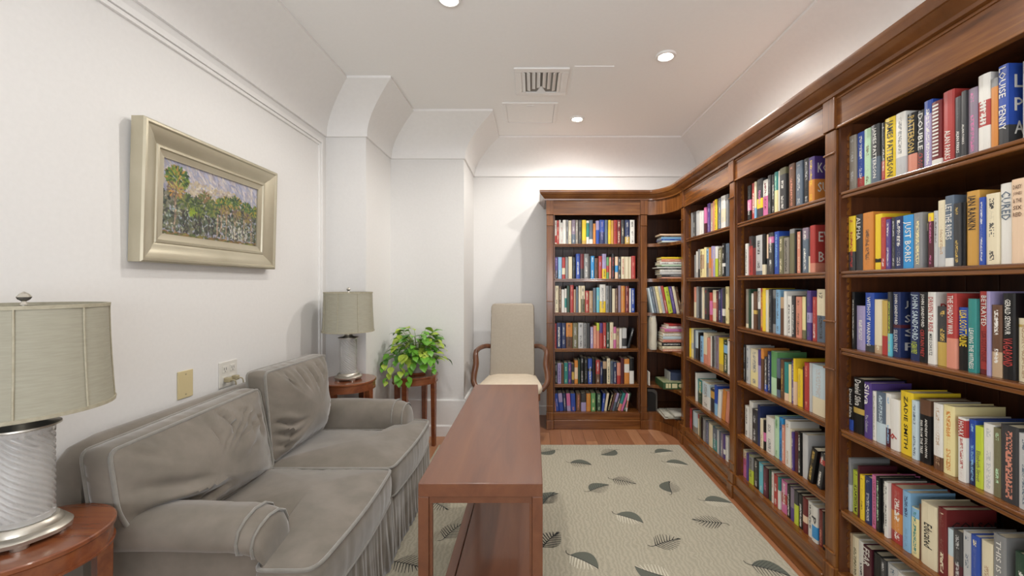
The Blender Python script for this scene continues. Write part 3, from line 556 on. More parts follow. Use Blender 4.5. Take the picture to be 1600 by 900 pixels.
def set_attrs(me, per_corner_uv, cols):
    uvl = me.uv_layers.new(name='uv'); uvl.data.foreach_set('uv', [x for p in per_corner_uv for x in p])
    for nm in ('c1', 'c2', 'c3', 'par'):
        a = me.attributes.new(nm, 'FLOAT_COLOR', 'CORNER'); a.data.foreach_set('color', cols[nm])
def colours(d):
    c1 = col(d['c1']); c2 = col(d['c2']) if d['c2'] else c1; bd = d['band'] or (d['c1'], 2, 3)
    return dict(c1=c1, c2=c2, c3=col(bd[0])[:3] + (d['h'],), par=(bd[1], bd[2], random.random(), 1.0 if d['c2'] else 0.0))
def text_mesh(body, bold=.012):
    cu = bpy.data.curves.new('txt', 'FONT'); cu.body = body; cu.size = 1; cu.resolution_u = 1; cu.offset = bold; cu.fill_mode = 'FRONT'; cu.space_character = 1.02
    o = bpy.data.objects.new('txt', cu); COL.objects.link(o)
    me = bpy.data.meshes.new_from_object(o); bpy.data.objects.remove(o, do_unlink=True); bpy.data.curves.remove(cu)
    return me
def lettering(body, colour, parent, fmap, lx, ly):
    """print set flush on a face: fmap maps text x (0..lx) and y (0..ly) to the book's own coordinates"""
    me = text_mesh(body); n = len(me.vertices)
    if n == 0: return
    co = np.empty(n*3); me.vertices.foreach_get('co', co); co = co.reshape(-1, 3); lo_, hi_ = co.min(0), co.max(0); sz = np.maximum(hi_-lo_, 1e-6)
    nx = (co[:, 0]-lo_[0])/sz[0]*lx; ny = (co[:, 1]-lo_[1])/sz[1]*ly
    me.vertices.foreach_set('co', np.array([fmap(a, b_) for a, b_ in zip(nx, ny)]).ravel())
    me.materials.append(ink_mat(colour)); me.name = 'printed_title'
    o = bpy.data.objects.new('printed_title', me); COL.objects.link(o); o.parent = parent
def make_book(d):
    vs, fs, uv = jacket(d); me = bpy.data.meshes.new('book'); me.from_pydata(vs, [], fs); me.materials.append(M['jacket'])
    cc = colours(d); nl = len(me.loops); set_attrs(me, uv, {k: list(v)*nl for k, v in cc.items()})
    o = bpy.data.objects.new('book', me); COL.objects.link(o); o.matrix_world = bmat(d); W[o.name] = bmat(d)
    props(o, d['label'], 'book', d.get('group', 'books on the library shelves'))
    obj('page_block', page_block(d), M['pages'], o, local=True)
    t, h = d['u1']-d['u0'], d['h']
    for body, c, z0, z1, wf, up in d['T']:
        lx = h*(z1-z0); ly = t*wf; zt = h*z1; uc = t*up
        lettering(body, c, o, lambda a, b_, zt=zt, uc=uc, ly=ly: (uc - ly/2 + b_, -.0007, zt - a), lx, ly)
    if d['cov']:
        lines = d['cov'][0].split('/'); n = len(lines)
        for i, ln in enumerate(lines):
            hh = min(.045, h*.8/n*.6) if n > 1 else .04; zz = h - .03 - hh - i*(h*.85/n)
            if n == 1: zz = h - .062; hh = .026
            lettering(ln.replace('_', ' '), d['cov'][1], o, lambda a, b_, zz=zz: (t + .0006, .018 + a, zz + b_), .026*len(ln), hh)
    if d['X']:
        lines = d['X'][0].split('/'); z = h*.88
        for i, ln in enumerate(lines):
            lettering(ln.replace('_', ' '), d['X'][1], o, lambda a, b_, z=z: (t*.2 + a, -.0007, z + b_), t*.6, .011); z -= .018
    return o
# corner unit: stacks lying flat and a leaning row
def lying(x, y, z, ln, th, dep, c1, c2, label, rot=0, ins=0, band=None):
    m_ = Matrix.Translation((x, y, z+.0004)) @ Matrix.Rotation(R(rot), 4, 'Z') @ Matrix(((0, 0, 1, 0), (0, 1, 0, 0), (-1, 0, 0, th), (0, 0, 0, 1)))
    d = dict(bay='corner', shelf=0, c1=c1, c2=c2, band=band, T=[], cov=None, X=None, lean=0, u0=0, u1=th, h=ln, v=0, dep=dep, area=9e3, label=label, mat=m_, inframe=True)
    BOOKS.append(d)
def stack(x1, y, sh, items, where):
    z = SHELF[sh]; n = len(items)
    for i, (c1, c2, th, ln, off) in enumerate(items):
        pos = 'lowest' if i == 0 else ('topmost' if i == n-1 else '%s from bottom' % ORD[i])
        lying(x1-ln+off, y, z, ln, th-.0008, .155, c1, c2, '%s book lying flat, %s, corner unit %s stack' % (NICE.get(c1, c1), pos, where), rot=0); z += th
stack(1.36, 3.64, 0, [('paleblue', 'white', .016, .232, 0), ('blue', 'lightblue', .013, .238, 0), ('lightblue', 'navy', .016, .236, 0), ('charcoal', 'tan', .014, .228, 0), ('peach', None, .014, .25, 0)], 'top shelf')
stack(1.36, 3.64, 1, [('salmon', 'cream', .012, .235, 0), ('charcoal', 'silver', .022, .235, 0), ('silver', 'white', .022, .25, 0), ('white', 'grey', .022, .25, 0), ('black', 'silver', .012, .22, 0), ('white', None, .010, .275, 0), ('darkgreen', 'silver', .008, .225, 0), ('mint', 'silver', .012, .235, 0), ('white', 'charcoal', .026, .25, 0), ('salmon', 'peach', .024, .236, 0), ('yellow', 'ochre', .018, .238, 0)], 'second shelf')
stack(1.36, 3.60, 3, [('salmon', 'cream', .020, .235, 0), ('cream', 'tan', .026, .240, 0), ('black', 'white', .032, .245, 0), ('salmon', 'red', .026, .235, 0), ('paleblue', 'silver', .024, .235, 0), ('white', 'tan', .028, .235, 0), ('tan', 'maroon', .014, .225, 0), ('pink', 'lilac', .026, .22, 0), ('white', 'pink', .022, .205, 0), ('red', 'charcoal', .02, .185, 0)], 'fourth shelf')
xx = 1.062
for i, (c1, c2, th, hh) in enumerate([('paleblue', None, .016, .225), ('slate', 'silver', .020, .235), ('grey', 'silver', .018, .238), ('paleyellow', 'tan', .024, .238), ('silver', 'slate', .022, .24), ('red', 'white', .020, .243), ('lime', 'darkgreen', .036, .232), ('purple', 'lilac', .026, .238), ('cream', 'silver', .022, .24), ('brown', 'cream', .022, .235)]):
    m_ = Matrix.Translation((xx, 3.70 - i*.008, SHELF[2]+.0005))
    BOOKS.append(dict(bay='corner', shelf=2, c1=c1, c2=c2, band=None, T=[], cov=None, X=None, lean=-11, u0=0, u1=th, h=hh, v=0, dep=.15, area=9e3, mat=m_, inframe=True,
                      label='%s book leaning, %s from left, third shelf of the corner unit' % (NICE.get(c1, c1), ORD[i]))); xx += (th+.0015)/math.cos(R(11))
vis = sorted([d for d in BOOKS if d['inframe']], key=lambda d: -d['area'])
single = set(id(d) for d in vis[:300])
SV, SF, SUV, SM, SC = [], [], [], [], {k: [] for k in ('c1', 'c2', 'c3', 'par')}
for d in BOOKS:
    if id(d) in single: make_book(d); continue
    M4 = bmat(d); vs, fs, uv = jacket(d); cc = colours(d); b0 = len(SV)
    SV += [tuple(M4 @ Vector(p)) for p in vs]; SF += [tuple(b0+i for i in f) for f in fs]; SM += [0]*len(fs); SUV += uv
    pb = page_block(d); b0 = len(SV); SV += [tuple(M4 @ Vector(p)) for p in pb.v]; pf = [tuple(b0+i for i in f) for f in pb.f]; SF += pf; SM += [1]*len(pf); SUV += [(-1, 0)]*sum(len(f) for f in pf)
    nl = len(uv) + sum(len(f) for f in pf)
    for k, v in cc.items(): SC[k] += list(v)*nl
me = bpy.data.meshes.new('remaining_books'); me.from_pydata(SV, [], SF); me.materials.append(M['jacket']); me.materials.append(M['pages'])
me.polygons.foreach_set('material_index', SM); set_attrs(me, SUV, SC)
o = bpy.data.objects.new('shelved_books', me); COL.objects.link(o)
props(o, 'smaller distant books filling the rest of the library shelves', 'books', kind='stuff')
# odd things in the corner unit
t = thing('wrapped_volume', 'thick cream volume in crumpled clear wrap, pages outward, on the corner shelf', 'book', (1.065, 3.72, SHELF[3]))
obj('page_block', MB().box(1.052, 1.092, 3.695, 3.85, SHELF[3]+.006, SHELF[3]+.285), M['pages'], t, bevel=.003)
wr = MB(); rings = []
for k in range(13):
    z = SHELF[3] + .002 + k/12*.30; rr = []
    for j in range(20):
        a = 2*math.pi*j/20; q = 1 - .35*max(0, k-9)/3
        nx_ = noise.noise((math.cos(a)*2, math.sin(a)*2, z*22))*.006
        rr.append((1.074 + (.030*q+nx_)*math.copysign(abs(math.cos(a))**.5, math.cos(a)), 3.775 + (.092+nx_)*math.copysign(abs(math.sin(a))**.5, math.sin(a)), z))
    rings.append(rr)
wr.loft(rings)
M['wrap'] = mat('clear_wrap', hexc('#e8e4d8'), .25, 0, **{'Alpha': .45})
obj('wrap', wr, M['wrap'], t, smooth=50)
z = SHELF[4]
t = thing('game_box', 'flat green board game box with cream pictures on the corner shelf', 'box', (1.24, 3.66, z))
M['boxgreen'] = noisy('green_box_card', '#2c4a2c', '#3d5f38', 12, .5); M['boxcream'] = mat('cream_print', hexc('#d9cfa0'), .5); M['boxtop'] = noisy('box_lid_print', '#6d7a55', '#b8b08a', 14, .5)
obj('box_body', MB().box(1.12, 1.40, 3.58, 3.82, z+.001, z+.058), M['boxgreen'], t, bevel=.002)
obj('lid_print', MB().box(1.125, 1.395, 3.585, 3.815, z+.058, z+.0588), M['boxtop'], t)
for k, x in enumerate((1.142, 1.166, 1.196)): obj('picture_patch', MB().box(x, x+(.02 if k < 2 else .045), 3.5792, 3.5801, z+.012, z+.05), M['boxcream'], t)
obj('picture_patch', MB().prism([(1.268+.016*math.cos(a), z+.032+.016*math.sin(a)) for a in [2*math.pi*i/20 for i in range(20)]], 3.5792, 3.5801, f=lambda a, b_, c: (a, c, b_)), M['boxcream'], t)
obj('navy_box', MB().box(1.21, 1.40, 3.66, 3.80, z+.0595, z+.125), mat('navy_card', hexc('#3b4560'), .5), bevel=.002, label='small navy box lying on the green game box', cat='box')
obj('grey_folder', MB().box(1.20, 1.206, 3.655, 3.80, z+.0595, z+.135), mat('grey_card', hexc('#a6a6a2'), .5), label='thin grey folder standing beside the navy box', cat='folder')
obj('white_booklet', MB().box(1.036, 1.044, 3.72, 3.86, z+.0005, z+.12), mat('white_card', hexc('#d8d4c8'), .6), label='thin white booklet standing on the corner fifth shelf', cat='booklet')
z = SHELF[5]
t = thing('bookend_speaker', 'black round-topped speaker with grey rim on corner bottom shelf', 'speaker', (1.09, 3.8, z))
def arch(x0, x1, h, r): return [(x0, 0), (x1, 0), (x1, h-r)] + [(x1-r+r*math.cos(a), h-r+r*math.sin(a)) for a in [math.pi/2*i/6 for i in range(1, 7)]] + [(x0, h)]
obj('rim', MB().prism(arch(1.045, 1.135, .20, .05), 3.80, 3.88, f=lambda a, b_, c: (a, c, z+.0005+b_)), mat('grey_rim', hexc('#57514a'), .5), t)
obj('grille', MB().prism(arch(1.046, 1.118, .175, .04), 3.79, 3.80, f=lambda a, b_, c: (a, c, z+.0005+b_)), M['black'], t)
for k, (x0, x1, y0, y1, c, rz) in enumerate(((1.13, 1.40, 3.57, 3.84, '#c9c5b8', 0), (1.15, 1.42, 3.55, 3.80, '#8d8a7c', 3), (1.14, 1.40, 3.56, 3.79, '#d8d4c6', -4), (1.19, 1.42, 3.53, 3.76, '#6d7268', 5), (1.20, 1.43, 3.52, 3.74, '#dcd8cc', 0))):
    o = obj('magazine', MB().box(x0, x1, y0, y1, z+.0005+k*.009, z+.009+k*.009), noisy('magazine_cover_%d' % k, c, '#b9b4a4', 16, .35), bevel=.001,
            label=['white', 'olive', 'cream', 'dark grey', 'pale'][k] + ' magazine lying flat, %s from bottom, corner bottom shelf' % ORD[k], cat='magazine', group='magazines on the corner bottom shelf')
    o.rotation_euler.z = R(rz)

# ------------------------------------------------------------------ rug
RX0, RX1, RY0, RY1, RZ = -.76, 1.178, -.9, 3.354, .012
rug = thing('area_rug', 'large beige grey rug scattered with woven leaf motifs', 'rug', ((RX0+RX1)/2, (RY0+RY1)/2, 0))
obj('pile', MB().box(RX0, RX1, RY0, RY1, .0005, RZ), M['rug'], rug, bevel=.004)
def leaf_motif(kind):
    """flat woven leaf about 1 long: one half filled, the other drawn in ribs, curved stem"""
    mb = MB()
    def mid(t): return (t, .05*math.sin(t*2.6))
    def wid(t): return .42*math.sin(math.pi*min(1, t**.8))**.8 if 0 < t < 1 else 0
    n = 14
    for i in range(n):
        t0, t1 = i/n, (i+1)/n; a, b_ = mid(t0), mid(t1)
        if kind in (0, 2): mb.add([(a[0], a[1], 0), (b_[0], b_[1], 0), (b_[0], b_[1]+wid(t1), 0), (a[0], a[1]+wid(t0), 0)], [(0, 1, 2, 3)], 0)
    def rib(t, s, mi, w_=.016):
        a = mid(t); e = min(.995, t+.20); b0 = mid(e); b_ = (b0[0], b0[1]+s*wid(e)*.97)
        dx, dy = b_[0]-a[0], b_[1]-a[1]; l = math.hypot(dx, dy) or 1; nx, ny = -dy/l*w_/2, dx/l*w_/2
        mb.add([(a[0]-nx, a[1]-ny, .02), (b_[0]-nx*.5, b_[1]-ny*.5, .02), (b_[0]+nx*.5, b_[1]+ny*.5, .02), (a[0]+nx, a[1]+ny, .02)], [(0, 1, 2, 3)], mi)
    for i in range(9):
        t = .02 + i*.095
        if kind == 0: rib(t, -1, 1, .024); rib(t, 1, 1, .014)
        elif kind == 1: rib(t, -1, 1, .032); rib(t, 1, 1, .032)
        else: rib(t, -1, 2, .04)
    pts = [mid(t/10) for t in range(11)]; pts = [(-.22, .10), (-.15, .015), (-.07, -.005)] + pts
    for i in range(len(pts)-1):
        (ax, ay), (bx, by) = pts[i], pts[i+1]; l = math.hypot(bx-ax, by-ay) or 1; nx, ny = -(by-ay)/l*.012, (bx-ax)/l*.012
        mb.add([(ax-nx, ay-ny, .03), (bx-nx, by-ny, .03), (bx+nx, by+ny, .03), (ax+nx, ay+ny, .03)], [(0, 1, 2, 3)], 1)
    me = bpy.data.meshes.new('leaf_motif'); me.from_pydata(mb.v, [], mb.f)
    for m_ in (M['motif_fill'], M['motif_line'], M['motif_pale']): me.materials.append(m_)
    me.polygons.foreach_set('material_index', mb.m); return me
LM = [leaf_motif(k) for k in range(3)]
spots = [(10,170,0,200),(355,175,0,215),(670,175,2,10),(205,240,0,-15),(740,240,2,-20),(445,340,1,-25),(310,375,0,30),(705,368,0,75),(30,430,0,60),(970,455,2,-12),(475,548,2,-35),(905,560,1,165),
         (40,665,1,50),(690,680,1,20),(220,790,2,-40),(600,845,2,150),(1260,840,0,-30)]
spots = [(850+a/3.556, 660+b_/3.556, k, r) for a, b_, k, r in spots] + [(600+a/5.625, 740+b_/5.625, k, r) for a, b_, k, r in [(485,300,1,-40),(620,520,1,60),(215,830,1,-20),(1455,230,0,40),(1470,600,1,55)]]
spots += [(1120, 930, 1, 20), (930, 960, 0, 80), (1020, 1010, 2, -30), (640, 1000, 0, 10)]
for px, py, k, r in spots:
    Y = EYE*FPX/(py-VY); X = (px-VX)*Y/FPX
    o = bpy.data.objects.new('leaf_motif', LM[k]); COL.objects.link(o); o.parent = rug
    o.scale = (.155, .155, .01); o.rotation_euler = (0, 0, R(r)); q = Matrix.Rotation(R(r), 3, 'Z') @ Vector((.0775, 0, 0))
    o.location = Vector((X-q.x, Y-q.y, RZ+.0006)) - rug.location

# ------------------------------------------------------------------ sofa
def pillow(outline, c0, c1, crown0, crown1, center, fmap, wr=None, step=.014, side=.008):
    """cushion: outline (a,b), from c0 to c1, domed by crown0/crown1; fmap(a,b,c) gives the place in the room; also returns the two seam loops"""
    O = resample(outline, step); rings = []; cx, cy = center
    def ring(t, c, k=0): return [(cx+(x-cx)*(1-t), cy+(y-cy)*(1-t), c) for x, y in O]
    ts = [0, .02, .05, .09, .14, .2, .28, .37, .47, .58, .7, .82, .93]
    f = lambda t: 1-(1-t)**2.4
    for t in ts[::-1]: rings.append([(a, b_, c0 - crown0*f(t) - (wr(a, b_, t) if wr else 0)) for a, b_, _ in ring(t, 0)])
    for k in (.25, .5, .75):
        s = 4*k*(1-k)*side; rr = []
        for i, (x, y) in enumerate(O):
            p, q = O[i-1], O[(i+1) % len(O)]; tx, ty = q[0]-p[0], q[1]-p[1]; l = math.hypot(tx, ty) or 1
            pk = .003*noise.noise((x*30, y*30, 3))
            rr.append((x + ty/l*(s+pk), y - tx/l*(s+pk), c0 + (c1-c0)*k))
        rings.append(rr)
    for t in ts: rings.append([(a, b_, c1 + crown1*f(t) + (wr(a, b_, t) if wr else 0)) for a, b_, _ in ring(t, 0)])
    mb = MB().loft([[fmap(*p) for p in r] for r in rings])
    return mb, [fmap(x, y, c0) for x, y in O], [fmap(x, y, c1) for x, y in O]
def ccw(p):
    return p if sum(p[i][0]*p[(i+1) % len(p)][1]-p[(i+1) % len(p)][0]*p[i][1] for i in range(len(p))) > 0 else p[::-1]
sofa = thing('sofa', 'grey velvet two-seat sofa with rolled arms and pleated skirt', 'sofa', (-1.09, 1.955, 0))
SF_, SY_A, SY_B, SYM = -.662, 1.255, 2.655, 1.95
VEL, PIP = M['velvet'], M['piping']
obj('base', MB().box(-1.49, -.70, SY_A+.04, SY_B-.04, .06, .30), VEL, sofa, bevel=.01)
# back frame with rounded top
bp = round_poly([(-1.482, .08), (-1.36, .08), (-1.375, .80), (-1.478, .82)], [.005, .005, .05, .05])
bk = MB(); rings = []
for k, y in enumerate([SY_A+.01, SY_A+.02, SY_A+.05, SY_A+.12, SYM, SY_B-.12, SY_B-.05, SY_B-.02, SY_B-.01]):
    dz = [.10, .055, .02, .004, 0, .004, .02, .055, .10][k]
    rings.append([(x, y, z if z < .3 else z - dz*(z-.3)/.5) for x, z in bp])
obj('back_frame', bk.loft(rings), VEL, sofa, smooth=40)
def seat(s):
    ym = SYM; ya = SY_B if s > 0 else SY_A; yi = ya - s*.185
    P = [(-1.30, ym+s*.004), (SF_, ym+s*.004), (SF_, ya), (SF_-(.125 if s > 0 else .18), ya), (SF_-(.145 if s > 0 else .20), yi), (-1.30, yi)]
    P = ccw(round_poly(P, [.02, .035, .05, .03, .02, .03]))
    def wr(a, b_, t):
        e = max(0, 1-t*6)
        return .006*noise.noise((a*5, b_*5, 1.7)) + .0035*e*noise.noise((a*34, b_*34, 5))
    mb, l0, l1 = pillow(P, .300, .437, 0, .042, (-.90, (ym+yi)/2), lambda a, b_, c: (a + (.018*math.sin((b_-ym)*s*4.4) if a > -.75 else 0), b_, c), wr)
    o = obj('seat_cushion', mb, VEL, sofa, smooth=60); obj('welt', MB().tube(l1, .0062, 7, True), PIP, o, smooth=60); obj('welt', MB().tube(l0, .0055, 7, True), PIP, o, smooth=60)
seat(1); seat(-1)
def crease(a, b_, lines):
    w_ = 0
    for (y0, z0, y1, z1, dep, wid) in lines:
        dx, dy = y1-y0, z1-z0; L2 = dx*dx+dy*dy; t = max(0, min(1, ((a-y0)*dx+(b_-z0)*dy)/L2)); t_ = 1-abs(2*t-1)**2
        side = ((a-y0)*dy-(b_-z0)*dx)/math.sqrt(L2) + .006*math.sin(t*7); d = math.hypot(a-y0-t*dx, b_-z0-t*dy) if t in (0, 1) else abs(side)
        w_ -= dep*math.exp(-(d/wid)**2)*(t_ + .25); w_ += .6*dep*math.exp(-((d-2.1*wid)/(1.3*wid))**2)*t_
    return w_*1.7
def back_cushion(P, xb, xt, zb, zt, thick, sd, crown, lines):
    P = ccw(round_poly(P, .028)); cy = sum(p[0] for p in P)/len(P); cz = sum(p[1] for p in P)/len(P)
    def wr(a, b_, t):
        e = max(0, 1-t*3.0)*min(1, t*14)
        return .011*e*noise.noise((a*30+sd, b_*30, sd)) + .006*noise.noise((a*5+sd, b_*5, sd)) + (crease(a, b_, lines)*min(1, t*8) if t > .015 else 0)
    def fm(a, b_, c):
        k = (b_-zb)/(zt-zb); return (xb + (xt-xb)*k + c, a, b_)
    mb, l0, l1 = pillow(P, -thick, 0, .02, crown, (cy, cz-.03), fm, wr, .012)
    o = obj('back_cushion', mb, VEL, sofa, smooth=60); obj('welt', MB().tube(l1, .006, 7, True), PIP, o, smooth=60); obj('welt', MB().tube(l0, .006, 7, True), PIP, o, smooth=60)
back_cushion([(1.29, .48), (1.935, .455), (1.945, .815), (1.255, .795), (1.245, .62)], -1.205, -1.285, .45, .82, .085, 2.3, .085,
             [(1.28, .585, 1.60, .545, .016, .013), (1.28, .66, 1.48, .62, .007, .016), (1.66, .79, 1.70, .70, .012, .011), (1.70, .70, 1.75, .61, .012, .012), (1.75, .78, 1.82, .66, .009, .012), (1.58, .77, 1.62, .68, .007, .011), (1.84, .77, 1.88, .60, .007, .014), (1.29, .77, 1.40, .73, .004, .012)])
back_cushion([(1.965, .46), (2.45, .46), (2.515, .60), (2.515, .878), (1.955, .885)], -1.23, -1.262, .45, .88, .085, 7.1, .085,
             [(1.98, .64, 2.12, .60, .012, .012), (1.98, .585, 2.09, .555, .010, .010), (1.98, .53, 2.07, .51, .008, .009), (2.08, .86, 2.10, .78, .007, .010), (2.18, .865, 2.21, .76, .008, .011), (2.27, .86, 2.31, .74, .008, .011), (2.36, .86, 2.40, .76, .007, .011), (2.40, .55, 2.47, .66, .007, .012)])
def arm(s):
    yo = SY_B if s > 0 else SY_A; sg = -s                # sg points inward
    sec = [(.03, .03), (.03, .30), (.032, .482), (.014, .484), (-.006, .496), (-.014, .528), (-.002, .562), (.03, .582), (.075, .592), (.12, .585), (.155, .562), (.172, .525), (.176, .48), (.176, .03)]
    rings = []; st = [(-1.40, 1, 0), (-1.30, 1, 0), (-1.2, 1, .004), (-1.1, 1, .004), (-1.0, 1, 0)] + [(-.98+.012*i, 1 + .010*noise.noise((i*1.7, s, .3)), -.002) for i in range(9)] + [(-.86, 1, -.006), (-.83, .995, -.012), (-.81, .985, -.018), (-.79, .96, -.028), (-.775, .915, -.045), (-.765, .84, -.07), (-.76, .74, -.10), (-.758, .6, -.14)]
    for x, k, dz in st:
        if s < 0 and x > -1.0: x -= .065*(x+1.0)/.242
        rr = []
        for d, z in sec:
            dd = .085 + (d-.085)*k; zz = z if z < .35 else z + dz*(z-.35)/.24
            zz = zz if z < .4 else .45 + (zz-.45)*(1 if k > .9 else .75+.25*k)
            rr.append((x + (.012*math.sin((d-.085)*30) if 0 else 0), yo + sg*dd, zz))
        rings.append(rr)
    a = obj('arm', MB().loft(rings), VEL, sofa, smooth=50)
    for x, k, dz in ((-.845, 1.0, -.008), (-.785, .958, -.030)):
        path = []
        if s < 0: x -= .065*(x+1.0)/.242
        for d, z in sec[2:13]:
            dd = .085 + (d-.085)*k; path.append((x, yo + sg*(dd + (.003 if d > .085 else -.003)), z + dz*(z-.35)/.24 + (.003 if z > .5 else 0)))
        obj('welt', MB().tube(path, .0045, 6), PIP, a, smooth=60)
arm(1); arm(-1)
def skirt(p0, p1, nrm, sd, n=170):
    rows = []; L_ = math.dist(p0, p1)
    for k in range(9):
        t = k/8; z = .298 - .283*t; row = []
        for i in range(n+1):
            u = i/n; w_ = (.004 + .010*t)*(noise.noise((u*L_*26, sd, t*.6)) + .5*noise.noise((u*L_*60, sd, t*1.2))) + .012*t
            row.append((p0[0]+(p1[0]-p0[0])*u + nrm[0]*w_, p0[1]+(p1[1]-p0[1])*u + nrm[1]*w_, z))
        rows.append(row)
    obj('skirt', MB().loft(rows, False, False), VEL, sofa, smooth=70, solid=.004)
skirt((SF_-.008, SYM-.006), (SF_-.008, SY_A+.015), (1, 0), 1.2); skirt((SF_-.008, SY_B-.01), (SF_-.008, SYM+.004), (1, 0), 5.4)
skirt((SF_-.012, SY_A+.018), (-1.48, SY_A+.018), (0, -1), 9.2); skirt((-1.48, SY_B-.012), (SF_-.012, SY_B-.012), (0, 1), 3.2)

# ------------------------------------------------------------------ console table
cx_a, cx_b, cya, cyb, ct = -.336, .028, 1.215, 2.42, .72
con = thing('console_table', 'long narrow reddish brown console table with lower shelf', 'table', ((cx_a+cx_b)/2, (cya+cyb)/2, 0)); CW = M['console']
obj('top', MB().box(cx_a, cx_b, cya, cyb, ct-.040, ct), CW, con, bevel=.002)
lw = .030
for x0 in (cx_a, cx_b-lw):
    for y0 in (cya, cyb-lw): obj('leg', MB().box(x0, x0+lw, y0, y0+lw, RZ+.001, ct-.040), CW, con, bevel=.001)
ap = MB()
for y0 in (cya+.004, cyb-.026): ap.box(cx_a+lw, cx_b-lw, y0+.004, y0+.018, ct-.062, ct-.040)
for x0 in (cx_a+.008, cx_b-.022): ap.box(x0, x0+.014, cya+lw, cyb-lw, ct-.062, ct-.040)
for x0 in (cx_a+lw, cx_b-lw-.009): ap.box(x0, x0+.009, cya+.010, cya+.024, .20, ct-.062)
obj('apron', ap, CW, con, bevel=.001)
zs = .187; sh = obj('lower_shelf', MB().box(cx_a+.040, cx_b-.040, cya+.03, cyb-.03, zs-.022, zs-.003), M['console'], con)
rl = MB().box(cx_a, cx_a+.036, cya+lw, cyb-lw, zs-.03, zs).box(cx_b-.036, cx_b, cya+lw, cyb-lw, zs-.03, zs).box(cx_a+lw, cx_b-lw, cya, cya+.03, zs-.03, zs).box(cx_a+lw, cx_b-lw, cyb-.03, cyb, zs-.03, zs)
obj('shelf_rail', rl, CW, sh, bevel=.002)

# ------------------------------------------------------------------ round tables
def round_table(x, y, h, r, label, name='side_table', rot=0, zf=0):
    t = thing(name, label, 'table', (x, y, zf), group='round mahogany side tables'); T_ = M['table']
    top = obj('table_top', MB().lathe([(.001, h-.016), (r-.004, h-.016), (r, h-.012), (r, h-.003), (r-.003, h), (.001, h)], 56, (x, y, 0)), T_, t, smooth=40)
    obj('apron', MB().lathe([(r-.022, h-.058), (r-.006, h-.058), (r-.006, h-.0165), (r-.022, h-.0165)], 56, (x, y, 0)), T_, t, smooth=40)
    obj('rim_bead', MB().lathe([(r-.01, h-.062), (r-.002, h-.062), (r-.002, h-.056), (r-.01, h-.056)], 56, (x, y, 0)), T_, top, smooth=40)
    for k in range(4):
        a = R(rot) + k*math.pi/2; m_ = Matrix.Translation((x, y, 0)) @ Matrix.Rotation(a, 4, 'Z')
        b_ = MB(); w0, w1 = .021, .015
        vs = [(r-.034, -w1, zf), (r-.006, -w1, zf), (r-.006, w1, zf), (r-.034, w1, zf), (r-.040, -w0, h-.058), (r-.004, -w0, h-.058), (r-.004, w0, h-.058), (r-.040, w0, h-.058)]
        b_.add([tuple(m_ @ Vector(p)) for p in vs], [(0, 3, 2, 1), (4, 5, 6, 7), (0, 1, 5, 4), (1, 2, 6, 5), (2, 3, 7, 6), (3, 0, 4, 7)])
        obj('leg', b_, T_, t, bevel=.002)
    return t
TZ = .65
round_table(-1.312, 1.072, TZ, .170, 'round mahogany side table with crystal lamp nearest the camera', rot=-25)
round_table(-1.273, 2.868, TZ, .180, 'round mahogany side table behind the sofa with the far lamp', rot=-12)
round_table(-.962, 3.395, .575, .183, 'round mahogany plant stand under the potted pothos', 'plant_stand', rot=-12)

